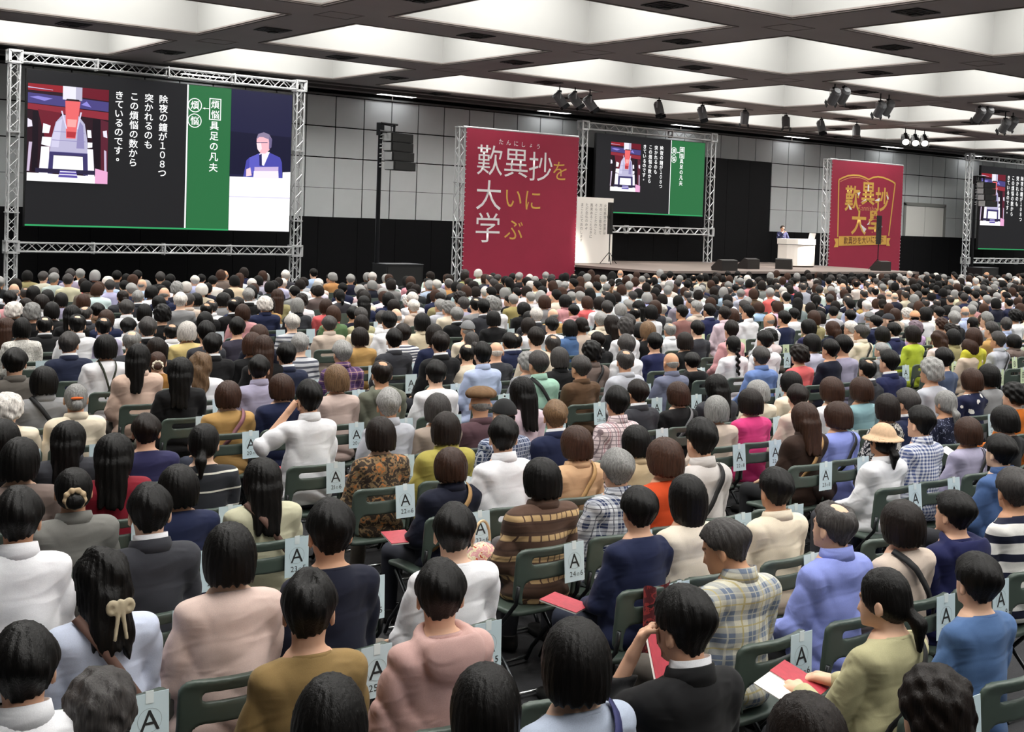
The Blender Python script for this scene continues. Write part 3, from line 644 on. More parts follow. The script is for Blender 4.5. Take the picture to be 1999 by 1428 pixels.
def make_top(name, pose, kind, fat=1., h=.0102, seed=0, sleeve=1.):
    loose = {'t': .004, 's': .008, 'j': .010, 'h': .012}[kind]
    G = grid((-.50, -.30, .42), (.50, .46, 1.22), h)
    d = torso_field(G, pose, fat, .1 if pose == 'headhand' else sleeve, loose, seed)
    d = collar_cut(d, G, {'t': .990, 's': .992, 'j': .990, 'h': .985}[kind])
    if kind == 'h':                                    # hood lying on the back
        hd = ell(G, (0, -.125, .945), (.125, .055, .095)); hd = sd(hd, ell(G, (0, -.085, 1.02), (.085, .06, .07)), .02)
        rim = np.sqrt((np.sqrt((G[0]/1.15)**2+((G[1]+.055)*1.0)**2)-.088)**2+(G[2]-(.99+.25*(G[1]+.055)))**2)-.021
        d = su(d, hd, .02); d = su(d, rim.astype(F4), .02); d = sd(d, cap(G, (0, -.02, .97), (0, -.01, 1.2), .064), .006)
    d = si(d, (.455-G[2]).astype(F4), .01)
    V, Q = surfnet(d, G[3], h)
    return to_mesh(name, V, Q, None)
def collar_mesh(kind):
    """neckband: swept round the neck, higher at the nape"""
    pr = {'s': [(.088, .972), (.072, 1.036), (.0665, 1.038), (.064, 1.0), (.066, .97)], 'j': [(.096, .962), (.080, 1.018), (.074, 1.020), (.070, .99), (.072, .96)],
          't': [(.082, .976), (.078, .992), (.070, .998), (.064, .990), (.066, .972)], 'w': [(.076, .98), (.069, 1.040), (.064, 1.041), (.062, .98)]}[kind]
    n = 30; m = len(pr); mb = MB(); vs = []
    for k in range(n):
        a = 2*math.pi*k/n; c, s = math.cos(a), math.sin(a)
        for r, z in pr: y = -.020+r*.97*s; vs.append((r*1.02*c, y, z+.20*(-y-.02)-(.03 if s > .9 and kind in 'sjw' else 0)))
    mb.add(vs, [(k*m+q, ((k+1) % n)*m+q, ((k+1) % n)*m+(q+1) % m, k*m+(q+1) % m) for k in range(n) for q in range(m)])
    return mb.mesh('collar', None, True)
def make_body(name, pose, yaw, nod=0., h=.0095):
    G = grid((-.48, -.24, .50), (.48, .48, 1.32), h)
    V, Q = surfnet(body_field(G, pose), G[3], h)
    x, y, z = V.T; cols = np.ones((len(V), 3))
    fr = y > .06
    lip = fr & (np.abs(x) < .024) & (np.abs(z-1.095) < .007); cols[lip] = (.80, .55, .55)
    eye = fr & (np.abs(np.abs(x)-.031) < .014) & (np.abs(z-1.167) < .0065); cols[eye] = (.10, .08, .07)
    brw = fr & (np.abs(np.abs(x)-.034) < .018) & (np.abs(z-1.190) < .006); cols[brw] = (.16, .13, .12)
    hd = np.clip((z-1.0)/.07, 0, 1)
    # only the head turns: keep raised hands still
    keep = np.zeros(len(V))
    for k in 'LR':
        a, b, c = [np.array(q) for q in POSES[pose][k]]; e = c+(c-b)/np.linalg.norm(c-b)*.08
        dd = np.minimum(np.linalg.norm(V-e, axis=1), np.minimum(np.linalg.norm(V-c, axis=1), np.linalg.norm(V-(b+c)/2, axis=1)))
        keep = np.maximum(keep, (dd < .085) & (np.linalg.norm(V-np.array((0, 0, 1.165)), axis=1) > .105))
    hd = hd*(1-keep)
    V = V+(V-np.array(NECK))*((HS-1)*hd)[:, None]
    V = turn(V, yaw*hd, nod*hd); V[:, 2] -= DROP*hd
    return to_mesh(name, V, Q, M_skin, cols)
def turn(V, yaw, nod):
    P = V-np.array(NECK); x, y, z = P.T
    c, s = np.cos(-nod), np.sin(-nod); y, z = y*c-z*s, y*s+z*c
    c, s = np.cos(yaw), np.sin(yaw); x, y = x*c-y*s, x*s+y*c
    return np.stack([x, y, z], 1)+np.array(NECK)
# ---------------------------------------------------------------- hair and hats, in the head frame
def hairline(d, G, off=-1.165, k=.012):
    return si(d, (G[1]-G[2]-off).astype(F4)*.7, k)
def strands(G, amp, n=34, seed=0):
    r = np.random.RandomState(seed); th = np.arctan2(G[0], -(G[1]-.02)); p = r.uniform(0, 6, 4)
    return (amp*(np.sin(n*th+9*G[2]+p[0])+.6*np.sin(n*1.7*th-14*G[2]+p[1])+.5*np.sin(40*G[2]+5*th+p[2]))).astype(F4)
def make_hair(style, h=.0075):
    G = grid((-.17, -.22, .74), (.17, .17, 1.36), h); x, y, z = G[0], G[1], G[2]
    sk = lambda t, tz=None: ell(G, (0, -.004, 1.188), (.0765+t, .097+t, .090+(t if tz is None else tz)))
    if style in ('s', 's2', 'sb', 'b'):
        t = {'s': .021, 's2': .025, 'sb': .019, 'b': .013}[style]
        q = np.clip((z-1.105)/.105, 0, 1); q = q*q*(3-2*q)                  # cropped at the nape, full on top
        d = su(ell(G, (0, -.002, 1.188), (.0765, .097, .090)), cap(G, (0, -.012, 1.03), (0, -.016, 1.13), .056, .058), .03)
        d = su(d, ell(G, (0, .03, 1.13), (.060, .06, .06)), .04)
        d = (d-(.004+t*q)).astype(F4)
        d = hairline(d, G, -1.150 if style == 's2' else -1.160)
        for s in (-1, 1): d = sd(d, ell(G, (s*.094, .006, 1.140), (.030, .034, .042)), .006)
        d = si(d, (1.088+.85*np.maximum(0, np.abs(x)-.036)-z).astype(F4), .010)
        if style == 'b': d = sd(d, ell(G, (0, -.040, 1.297), (.050, .070, .044)), .020)+(.003*np.sin(90*x+5)*np.sin(80*y)).astype(F4)
        if style == 'sb': d = sd(d, ell(G, (0, -.055, 1.325), (.032, .036, .045)), .03)
        d = d+strands(G, .0018, 22, 1)+(.0035*np.sin(33*x+21*z)*np.sin(29*y+17*z+1)).astype(F4)
    elif style == 'f':                                  # short fluffy perm
        d = sk(.034, .032); d = su(d, ell(G, (0, -.05, 1.13), (.092, .068, .062)), .04); d = hairline(d, G, -1.135)
        d = si(d, (1.090-z).astype(F4), .02)
        d = d+(.006*np.sin(62*x+20*z)*np.sin(58*y-15*z)*np.sin(60*z+12*x)).astype(F4)*1.6+strands(G, .0014, 26, 2)
    elif style in ('o', 'ob', 'o2'):
        zb = {'o': 1.078, 'ob': 1.085, 'o2': 1.02}[style]
        d = sk(.024, .024); lo = ell(G, (0, -.022, 1.125), (.100, .098, .125)); d = su(d, lo, .04)
        d = su(d, ell(G, (0, -.075, 1.10), (.075, .040, .10)), .03)
        d = sd(d, ell(G, (0, .125, 1.10), (.068, .088, .135)), .012)         # face opening
        d = si(d, (zb-.05*np.clip(-y-.02, -.1, .1)+.006*np.sin(150*x+40*y)+.004*np.sin(237*x-60*y)-z).astype(F4), .010); d = hairline(d, G, -1.02, .02)
        if style == 'ob': d = sd(d, ell(G, (0, -.03, 1.325), (.030, .055, .03)), .01)
        d = d+strands(G, .0016, 32, 3)
    elif style in ('l', 'w2'):
        d = sk(.024, .022); lo = ell(G, (0, -.02, 1.12), (.098, .10, .13)); d = su(d, lo, .04)
        d = su(d, cap(G, (-.045, -.090, 1.12), (-.050, -.140, .88), .046, .022), .03); d = su(d, cap(G, (.045, -.090, 1.12), (.052, -.140, .87), .046, .022), .03)
        d = su(d, cap(G, (0, -.100, 1.12), (.006, -.150, .84), .046, .020), .03)
        d = sd(d, ell(G, (0, .125, 1.10), (.066, .088, .14)), .012); d = hairline(d, G, -1.02, .02)
        if style == 'w2': d = d+(.008*np.sin(30*z+6*x)*np.sin(45*x+10*z)).astype(F4)
        zb = .83 if style == 'l' else .92
        d = si(d, (zb+.018*np.sin(75*x)+.01*np.sin(190*x+1)-z).astype(F4), .012)
        d = d+strands(G, .0022, 30, 4)
    elif style in ('p', 'u', 'br'):
        d = sk(.013, .014); d = su(d, ell(G, (0, -.05, 1.14), (.070, .058, .06)), .03)
        d = si(d, (y*.75-z+1.085).astype(F4), .012); d = sd(d, ell(G, (0, .125, 1.12), (.075, .09, .13)), .012); d = hairline(d, G, -1.085, .015)
        if style == 'p':
            d = su(d, cap(G, (0, -.105, 1.12), (0, -.145, 1.08), .026, .030), .015); d = su(d, cap(G, (0, -.140, 1.08), (0, -.135, .985), .030, .012), .02)
        elif style == 'u': d = su(d, ell(G, (0, -.125, 1.135), (.045, .036, .040)), .008)
        else:
            for k in range(9): d = su(d, ell(G, (.012*(-1)**k, -.125-.004*k, 1.12-.036*k), (.026-.001*k, .022, .026)), .008)
        d = d+strands(G, .0014, 36, 5)
    elif style == 'B':                                  # thin fringe around a bald crown
        d = sk(.004, .004); d = hairline(d, G, -1.175); d = si(d, (1.10-z).astype(F4), .01); d = si(d, (z-1.185+.25*(y+.06)).astype(F4), .012)
        for s in (-1, 1): d = sd(d, ell(G, (s*.092, .012, 1.140), (.022, .034, .044)), .008)
    elif style == 'cap':                                # flat newsboy cap
        d = ell(G, (0, -.01, 1.262), (.122, .135, .062)); d = su(d, ell(G, (0, .105, 1.235), (.07, .05, .012)), .02); d = su(d, sk(.016), .02); d = si(d, (1.222+.12*(-y)-z).astype(F4)*.9, .01)
        d = sd(d, sk(.004), .004)
        d = d+(.0018*np.sin(9*np.arctan2(x, y+.01))).astype(F4)
    elif style == 'bcap':                               # baseball cap
        d = sk(.018, .028); d = si(d, (1.205+.10*y-z).astype(F4), .008); br = ell(G, (0, .125, 1.215), (.072, .072, .010)); d = su(d, br, .008)
        d = su(d, ell(G, (0, -.004, 1.322), (.01, .01, .007)), .004); d = sd(d, sk(.005), .004)
    elif style == 'hat':                                # soft brimmed sun hat
        d = sk(.020, .036); d = si(d, (1.20-z).astype(F4), .006)
        rr = np.sqrt(x**2+(y+.004)**2); br = (np.abs(z-(1.215-.55*(rr-.10)))-.006).astype(F4); br = np.maximum(br, (rr-.152).astype(F4)); br = np.maximum(br, (.09-rr).astype(F4))
        d = su(d, br, .008); d = sd(d, sk(.006), .004)
    V, Q = surfnet(d, G[3], h)
    return to_mesh('hair_'+style, V-np.array(NECK), Q, M_hair if style not in ('cap', 'bcap', 'hat') else M_felt)
# short under-hair worn with hats reuses the thin styles
def make_legs(h=.012):
    G = grid((-.24, -.16, .02), (.24, .66, .62), h)
    d = ell(G, (0, .035, .49), (.165, .14, .085))
    for s in (-1, 1):
        d = su(d, cap(G, (s*.095, .03, .50), (s*.115, .44, .485), .082, .062), .03); d = su(d, cap(G, (s*.115, .44, .485), (s*.11, .46, .08), .062, .046), .02)
    d = (d+.002*np.sin(40*G[1]+20*G[2]+15*G[0])).astype(F4)
    d = si(d, (.075-G[2]).astype(F4), .005)
    V, Q = surfnet(d, G[3], h); return to_mesh('trousers', V, Q, M_trou)
def make_shoe(h=.009):
    G = grid((-.06, -.1, -.01), (.06, .24, .13), h)
    d = ell(G, (0, .08, .03), (.045, .135, .045)); d = su(d, cap(G, (0, 0, .04), (0, 0, .10), .046), .03); d = si(d, (-G[2]).astype(F4), .004); d = si(d, (G[2]-.1).astype(F4), .004)
    V, Q = surfnet(d, G[3], h); return to_mesh('shoe', V, Q, None)
# ---------------------------------------------------------------- materials for people
def skin_mat():
    m = bpy.data.materials.new('skin'); m.use_nodes = True; nt = m.node_tree; b = nt.nodes['Principled BSDF']; N = nt.nodes.new; L = nt.links.new
    o = N('ShaderNodeObjectInfo'); a = N('ShaderNodeAttribute'); a.attribute_name = 'tint'
    mx = N('ShaderNodeVectorMath'); mx.operation = 'MULTIPLY'; L(o.outputs['Color'], mx.inputs[0]); L(a.outputs['Color'], mx.inputs[1])
    L(mx.outputs[0], b.inputs['Base Color']); b.inputs['Roughness'].default_value = .55; b.inputs['Specular IOR Level'].default_value = .3
    b.inputs['Subsurface Weight'].default_value = 0.0
    return m
M_skin = skin_mat()
def hair_mat():
    m = bpy.data.materials.new('hair'); m.use_nodes = True; nt = m.node_tree; b = nt.nodes['Principled BSDF']; N = nt.nodes.new; L = nt.links.new
    o = N('ShaderNodeObjectInfo'); tc = N('ShaderNodeTexCoord'); mp = N('ShaderNodeMapping'); mp.inputs['Scale'].default_value = (1, 1, .09); L(tc.outputs['Object'], mp.inputs[0])
    n = N('ShaderNodeTexNoise'); n.inputs['Scale'].default_value = 170; n.inputs['Detail'].default_value = 3; n.inputs['Distortion'].default_value = .6; L(mp.outputs[0], n.inputs['Vector'])
    mr = N('ShaderNodeMapRange'); mr.inputs[1].default_value = .3; mr.inputs[2].default_value = .72; mr.inputs[3].default_value = .5; mr.inputs[4].default_value = 1.35; L(n.outputs[0], mr.inputs[0])
    mx = N('ShaderNodeVectorMath'); mx.operation = 'SCALE'; L(o.outputs['Color'], mx.inputs[0]); L(mr.outputs[0], mx.inputs['Scale']); L(mx.outputs[0], b.inputs['Base Color'])
    b.inputs['Roughness'].default_value = .46; b.inputs['Specular IOR Level'].default_value = .22
    bp = N('ShaderNodeBump'); bp.inputs['Strength'].default_value = .5; bp.inputs['Distance'].default_value = .005; L(n.outputs[0], bp.inputs['Height']); L(bp.outputs[0], b.inputs['Normal'])
    return m
M_hair = hair_mat()
M_felt = mat('felt', objcol=True, rough=.9, noise=.12, nscale=60)
M_trou = mat('trouser_cloth', objcol=True, rough=.85, noise=.1, nscale=30)
def cloth_mat(name, pat=None, a='ffffff', b='000000', c='888888', sc=1., rough=.85):
    """woven cloth; patterns are printed or woven colour in the garment's own coordinates"""
    m = bpy.data.materials.new('cloth_'+name); m.use_nodes = True; nt = m.node_tree; bs = nt.nodes['Principled BSDF']; N = nt.nodes.new; L = nt.links.new
    tc = N('ShaderNodeTexCoord')
    def rgb(h): q = N('ShaderNodeRGB'); q.outputs[0].default_value = (*lin(h), 1); return q.outputs[0]
    def math_(op, x, y=None):
        q = N('ShaderNodeMath'); q.operation = op
        for k, v in enumerate((x, y)):
            if v is None: continue
            if isinstance(v, (int, float)): q.inputs[k].default_value = v
            else: L(v, q.inputs[k])
        return q.outputs[0]
    def mix(f, x, y):
        q = N('ShaderNodeMix'); q.data_type = 'RGBA'
        if isinstance(f, (int, float)): q.inputs[0].default_value = f
        else: L(f, q.inputs[0])
        L(x, q.inputs[6]); L(y, q.inputs[7]); return q.outputs[2]
    sp = N('ShaderNodeSeparateXYZ'); L(tc.outputs['Object'], sp.inputs[0]); X, Y, Z = sp.outputs
    XY = math_('ADD', X, math_('MULTIPLY', Y, .6))
    def band(v, per, duty, ph=0.): return math_('LESS_THAN', math_('FRACT', math_('ADD', math_('DIVIDE', v, per), ph+50.)), duty)
    if pat is None: col = N('ShaderNodeObjectInfo').outputs['Color']
    elif pat == 'check':
        p = .034*sc; f = math_('MULTIPLY', math_('ADD', band(XY, p, .5), band(Z, p, .5)), .5); col = mix(f, rgb(a), rgb(b))
    elif pat == 'grid':
        p = .030*sc; f = math_('MAXIMUM', band(XY, p, .22), band(Z, p, .22)); col = mix(math_('MULTIPLY', f, .75), rgb(a), rgb(b)); col = mix(math_('MULTIPLY', band(XY, p*2, .14, .25), .6), col, rgb(c))
    elif pat == 'plaid':
        p = .085*sc; f = math_('MULTIPLY', math_('ADD', band(XY, p, .45), band(Z, p, .45)), .5); col = mix(f, rgb(a), rgb(b)); g = math_('MAXIMUM', band(XY, p, .07, .3), band(Z, p, .07, .3)); col = mix(math_('MULTIPLY', g, .8), col, rgb(c))
        g = math_('MAXIMUM', band(XY, p, .05, .8), band(Z, p, .05, .8)); col = mix(math_('MULTIPLY', g, .6), col, rgb(a))
    elif pat == 'stripe':
        col = mix(band(Z, .075*sc, .42), rgb(a), rgb(b))
    elif pat == 'thin':
        col = mix(band(Z, .085*sc, .10), rgb(a), rgb(b))
    elif pat == 'floral':
        v = N('ShaderNodeTexVoronoi'); v.inputs['Scale'].default_value = 26*sc; L(tc.outputs['Object'], v.inputs['Vector'])
        n = N('ShaderNodeTexNoise'); n.inputs['Scale'].default_value = 22*sc; n.inputs['Detail'].default_value = 3; n.inputs['Distortion'].default_value = 1.5; L(tc.outputs['Object'], n.inputs['Vector'])
        cr = N('ShaderNodeValToRGB'); e = cr.color_ramp.elements; e[0].position = .38; e[0].color = (*lin(a), 1); e[1].position = .62; e[1].color = (*lin(c), 1); q = e.new(.5); q.color = (*lin(b), 1); cr.color_ramp.interpolation = 'CONSTANT'
        L(n.outputs[0], cr.inputs[0]); col = mix(math_('LESS_THAN', v.outputs['Distance'], .22), cr.outputs[0], rgb(a))
    elif pat == 'print':
        v = N('ShaderNodeTexVoronoi'); v.inputs['Scale'].default_value = 11*sc; L(tc.outputs['Object'], v.inputs['Vector'])
        n = N('ShaderNodeTexNoise'); n.inputs['Scale'].default_value = 30*sc; L(tc.outputs['Object'], n.inputs['Vector'])
        f = math_('LESS_THAN', math_('ADD', v.outputs['Distance'], math_('MULTIPLY', n.outputs[0], .5)), .52); col = mix(f, rgb(a), rgb(b))
    elif pat == 'bars':
        f = math_('MULTIPLY', band(Z, .115, .28), band(XY, .042, .82)); col = mix(f, rgb(a), rgb(b)); col = mix(math_('MULTIPLY', band(Z, .05, .2), .4), col, rgb(c))
    mpf = N('ShaderNodeMapping'); mpf.inputs['Rotation'].default_value = (.5, .6, .35); mpf.inputs['Scale'].default_value = (.55, 1, 1.5); L(tc.outputs['Object'], mpf.inputs[0])
    n = N('ShaderNodeTexNoise'); n.inputs['Scale'].default_value = 8; n.inputs['Detail'].default_value = 3; n.inputs['Distortion'].default_value = 1.4; n.noise_type = 'RIDGED_MULTIFRACTAL'; L(mpf.outputs[0], n.inputs['Vector'])
    n2 = N('ShaderNodeTexNoise'); n2.inputs['Scale'].default_value = 420; L(tc.outputs['Object'], n2.inputs['Vector'])
    mr = N('ShaderNodeMapRange'); mr.inputs[1].default_value = .3; mr.inputs[2].default_value = .7; mr.inputs[3].default_value = .9; mr.inputs[4].default_value = 1.06; L(n2.outputs[0], mr.inputs[0])
    mx = N('ShaderNodeVectorMath'); mx.operation = 'SCALE'; L(col, mx.inputs[0]); L(mr.outputs[0], mx.inputs['Scale']); L(mx.outputs[0], bs.inputs['Base Color'])
    bs.inputs['Roughness'].default_value = rough; bs.inputs['Specular IOR Level'].default_value = .25; bs.inputs['Sheen Weight'].default_value = .05
    bp = N('ShaderNodeBump'); bp.inputs['Strength'].default_value = .32; bp.inputs['Distance'].default_value = .02; L(n.outputs[0], bp.inputs['Height']); L(bp.outputs[0], bs.inputs['Normal'])
    return m
M_cloth = cloth_mat('plain')
PAT = dict(plaidY=('plaid', 'cfccbb', '707c90', 'b8a970', 1.1), plaidB=('grid', '33405f', 'c8cede', '9aa4bf', .9), plaidP=('grid', 'ead9dc', '6b5560', 'a05a66', 1.), plaidN=('plaid', 'd4d7dd', '2f3a5a', '20263c', .8), plaidV=('plaid', '6b4a78', '3c2a50', 'd6b49a', .95), checkB=('check', 'e4e6ee', '4d5c8c', '888888', .7),
           stripeN=('stripe', 'e8e6e2', '1a1e33', '888888', 1.3), stripeD=('thin', '2b2d33', 'd9d6cc', '888888', 1.25), stripeG=('stripe', 'c9cbd0', '565a66', '888888', .7), stripeW=('stripe', 'e8e8ea', '3a3f55', '888888', .45),
           floral=('floral', '3d332c', '8a7355', 'c27a45', 1.), bwpat=('floral', '1d1d20', 'd6d2cc', '77726c', 1.3), nvflo=('floral', '1d2136', '1d2136', '8d93ad', 1.6), whflo=('print', '1c2140', 'f0eee9', '888888', 1.), lace=('floral', 'c9c5be', 'efece6', '8f8a84', 1.6), brpl=('bars', '5b453a', 'c2a377', '3d2f29', 1.))
MPAT = {}
def garment_mat(c):
    if c in PAT:
        if c not in MPAT: p = PAT[c]; MPAT[c] = cloth_mat(c, p[0], p[1], p[2], p[3], p[4])
        return MPAT[c]
    return M_cloth
# ================================================================ seats and audience
def Yback(r): return 7.016-(r-22)*.857+(.57 if r <= 20 else 0)
def Xseat(n): return 3.93+(n-6)*.455+math.floor((n-6)/5)*.66
M_chair = mat('chair_plastic', '46524b', .42, noise=.06, nscale=14); M_chrome = mat('chair_tube', '3a3c3e', .3, metal=.8); M_bright = mat('chair_chrome', 'b9bbbd', .2, metal=.95)
M_card = mat('card_blue', 'c2d5dc', .6); M_cardB = mat('card_green', 'd2e0bb', .6); M_inkc = mat('card_ink', '1c1e20', .7); M_inkl = mat('card_ink_grey', '8a9a9e', .7); M_tape = mat('card_tape', 'd9e4e6', .3)
def chair_meshes():
    h = .0085; G = grid((-.25, -.33, .44), (.25, -.12, .83), h); x, y, z = G[0], G[1], G[2]
    def rbox(cx, cz, hx, hz, r):
        qx = np.abs(x-cx)-hx+r; qz = np.abs(z-cz)-hz+r
        return (np.sqrt(np.maximum(qx, 0)**2+np.maximum(qz, 0)**2)+np.minimum(np.maximum(qx, qz), 0)-r).astype(F4)
    zc = z+.10*np.clip(x/.2, -1, 1)**2*0
    sh = rbox(0, .64, .213, .150, .055); sh = sd(sh, rbox(0, .722, .135, .018, .016), .006); sh = sd(sh, rbox(0, .545, .165, .075, .04), .006)
    yc = -.255+.045*(x/.2)**2+.12*(.66-z)*-1*.0-.10*(z-.62)
    th = .013+.006*np.exp(-((z-.78)/.02)**2)
    d = si(sh, (np.abs(y-yc)-th).astype(F4), .008)
    V, Q = surfnet(d, G[3], h); back = to_mesh('backrest', V, Q, M_chair)
    h = .012; G = grid((-.24, -.22, .38), (.24, .26, .48), h); x, y, z = G[0], G[1], G[2]
    qx = np.abs(x)-.165; qy = np.abs(y-.02)-.165; sh = (np.sqrt(np.maximum(qx, 0)**2+np.maximum(qy, 0)**2)-.04).astype(F4)
    d = si(sh, (np.abs(z-.428+.06*np.clip(y-.1, 0, 1)**1.0*.6-.25*(x*x))-.016).astype(F4), .012)
    V, Q = surfnet(d, G[3], h); seat = to_mesh('seat', V, Q, M_chair)
    f = MB().tube([(0, -.235, .60), (0, -.215, .50), (0, .16, .10), (0, .21, .012)], .0115, 8).mesh('front_leg', M_chrome, True)
    r = MB().tube([(0, .13, .405), (0, -.20, .08), (0, -.25, .012)], .0115, 8).mesh('rear_leg', M_chrome, True)
    c = MB().tube([(-.205, 0, 0), (.205, 0, 0)], .010, 8).mesh('crossbar', M_bright, True)
    card = MB().box(-.068, .068, -.0012, .0012, -.205, 0).mesh('seat_card', M_card); cardB = MB().box(-.068, .068, -.0012, .0012, -.205, 0).mesh('seat_card_green', M_cardB)
    tp = MB().box(-.014, .014, -.003, -.0005, -.035, .008).mesh('tape', M_tape)
    rg = MB(); n = 24; vs = [(rr*math.cos(2*math.pi*k/n), -.0022, -.095+rr*math.sin(2*math.pi*k/n)) for rr in (.0415, .043) for k in range(n)]; rg.add(vs, [(k, (k+1) % n, n+(k+1) % n, n+k) for k in range(n)])
    return dict(back=back, seat=seat, f=f, r=r, c=c, card=card, cardB=cardB, tape=tp, ring=rg.mesh('ring', M_inkl))
CH = chair_meshes()
LETTER = {}
def letter_mesh(sec, r, n):
    parts = [(sec, .082, 0, -.097, False)]
    def flat(s, size):
        k = (s, size)
        if k not in LETTER:
            me = text_data(s, size); LETTER[k] = ([tuple(v.co) for v in me.vertices], [tuple(p.vertices) for p in me.polygons]); bpy.data.meshes.remove(me)
        return LETTER[k]
    mb = MB()
    for s, size, cx, cz in ((sec, .105, 0, -.095),):
        v, f = flat(s, size); xs = [q[0] for q in v]; ys_ = [q[1] for q in v]; ox = (min(xs)+max(xs))/2; oy = (min(ys_)+max(ys_))/2
        mb.add([(cx+q[0]-ox, -.0025, cz+q[1]-oy) for q in v], f)
    x = -.034
    for part, size in ((str(r), .040), ('の', .022), (str(n), .040)):
        for ch in part:
            v, f = flat(ch, size); xs = [q[0] for q in v]; ys_ = [q[1] for q in v]; w = max(xs)-min(xs)
            mb.add([(x+q[0]-min(xs), -.0025, -.178+q[1]-min(ys_)) for q in v], f); x += w+.0045
        x += .003
    return mb.mesh('lettering', M_inkc)
def place_chair(r, n, x, y, label, detail=2, dz=0.):
    e = empty('folding_chair', (x, y, 0), random.uniform(-.05, .05)); tag(e, label, 'chair', 'folding chairs of the audience')
    link('backrest', CH['back'], e); link('seat', CH['seat'], e)
    if detail >= 2:
        for s in (-1, 1): link('leg', CH['f'], e, (s*.205, 0, 0)); link('leg', CH['r'], e, (s*.19, 0, 0))
        link('crossbar', CH['c'], e, (0, .205, .03)); link('crossbar', CH['c'], e, (0, -.235, .03))
    elif detail == 1:
        for s in (-1, 1): link('leg', CH['f'], e, (s*.205, 0, 0))
    if n >= 0:
        sec = 'B' if n >= 23 else 'A'; nn = n-22 if n >= 23 else n
        c = link('seat_card', CH['card' if sec == 'A' else 'cardB'], e, (.11, -.288, .797), (random.uniform(-.12, -.02), 0, random.uniform(-.03, .03)))
        if detail >= 1:
            link('lettering', letter_mesh(sec, r, max(1, nn)), c)
            if detail >= 2: link('tape', CH['tape'], c); link('ring', CH['ring'], c)
    return e
# ---------------------------------------------------------------- wardrobe
COLS = dict(wh=('eeeef2', 'white'), ltb=('c5cde2', 'pale blue'), gy=('8d8d8f', 'grey'), pk=('d9c1b8', 'pale pink'), mus=('8a7147', 'mustard brown'), dnv=('171a2b', 'dark navy'), dpk=('c4a09a', 'dusty pink'), bk=('161618', 'black'), lbg=('a9b3c6', 'grey-blue'), sage=('b5b08a', 'light khaki'),
 nv=('1e2543', 'navy'), den=('4f6c98', 'denim blue'), peri=('8c98dc', 'periwinkle blue'), bei=('cdbcae', 'beige'), nvh=('1b1f4a', 'deep navy'), cr=('e6d9c3', 'cream'), crk=('e4d9c8', 'cream knit'), gyj=('777672', 'grey'), ch=('35363c', 'charcoal'), crim=('7d1526', 'crimson'), taup=('74655f', 'taupe'), nvp=('2e2d52', 'navy-violet'),
 sagc=('c2bfa4', 'pale sage'), oliv=('aba052', 'yellow-olive'), lg=('b7b9c2', 'light grey'), taup2=('a39489', 'light taupe'), maro=('5a4249', 'maroon-brown'), peach=('cfa984', 'peach beige'), bei2=('c2ad8c', 'sand beige'), orange=('c8481f', 'orange'), lgw=('cfc9c6', 'off-white'), hot=('d8407f', 'hot pink'), lpk=('dcc6d0', 'light pink'), dbr=('33231c', 'dark brown'), lav=('a5a0b8', 'lavender grey'), den2=('47618f', 'denim'),
 aqua=('86a9b0', 'aqua'), nvs=('23284e', 'navy blue'), orng=('c66a1e', 'bright orange'), slate=('4d5873', 'slate blue'), beiv=('c9b6a4', 'beige vest'), coral=('e0686a', 'coral pink'), lavw=('c9c8dc', 'lavender white'), lime=('b5c53f', 'lime green'), pkw=('e2cfd0', 'pinkish white'), khk=('9a9168', 'khaki'), yel=('c8c13c', 'yellow'), lil=('c5a6d0', 'lilac'), tan=('b8925a', 'tan'), lb=('b4c0e0', 'light blue'), brn=('5b4431', 'brown'), mint=('a3cbb8', 'mint green'), slt=('6d7187', 'slate grey'), blu=('6d86bd', 'blue'), rose=('d39a9e', 'rose'), rosb=('8d6560', 'rose brown'),
 olg=('6a6d60', 'olive grey'), ppk=('cdb8b0', 'pale rose-beige'), nvj=('242a40', 'dark navy'), crb=('d5c8ae', 'light cream'), grn=('5d7a54', 'green'), taugy=('5f5a55', 'taupe grey'), pkb=('d6b9a8', 'pink-beige'), mus2=('9a6d35', 'mustard'), chp=('3d3a48', 'charcoal violet'), yelc=('e0c98a', 'pale yellow'),
 plaidY=('ffffff', 'blue and cream plaid'), plaidB=('ffffff', 'navy checked'), plaidP=('ffffff', 'pink checked'), plaidN=('ffffff', 'navy and white plaid'), plaidV=('ffffff', 'purple plaid'), checkB=('ffffff', 'blue and white checked'), stripeN=('ffffff', 'navy and white striped'), stripeD=('ffffff', 'dark thin-striped'), stripeG=('ffffff', 'grey striped'), stripeW=('ffffff', 'white and navy striped'), floral=('ffffff', 'brown floral'), bwpat=('ffffff', 'black and white patterned'), nvflo=('ffffff', 'navy flowered'), whflo=('ffffff', 'navy with white flowers'), lace=('ffffff', 'white lacy'), brpl=('ffffff', 'brown barred'))
HAIRC = dict(k='090706', d='19110d', n='3a251b', a='735a42', g='8f8e8c', m='403d3c', W='d0cac4', v='75656f')
KIND = dict(t='top', s='shirt', j='jacket', h='hoodie')
HATC = dict(brown='6d5237', black='1a1a1c', grey='7f8082', charcoal='33343a', peach='d6a07a', cream='cfae8e')
STRAPC = dict(brown='6b4f45', black='141416', navy='22265a', tan='b08a5a', grey='6f7073')
YAWS = [round(-.9+.225*k, 3) for k in range(9)]
POS_Y = {}
BODY = {('rest', y): make_body('body', 'rest', y) for y in YAWS}
for p in ('read', 'cheek', 'headhand'):
    for y in ((-.2, .25) if p == 'read' else ((.15,) if p == 'cheek' else (0.,))): BODY[(p, y)] = make_body('body', p, y, .12 if p != 'headhand' else .0)
BODY[('rest', 'nod')] = make_body('body', 'rest', .5, .35)
TOPV = {}
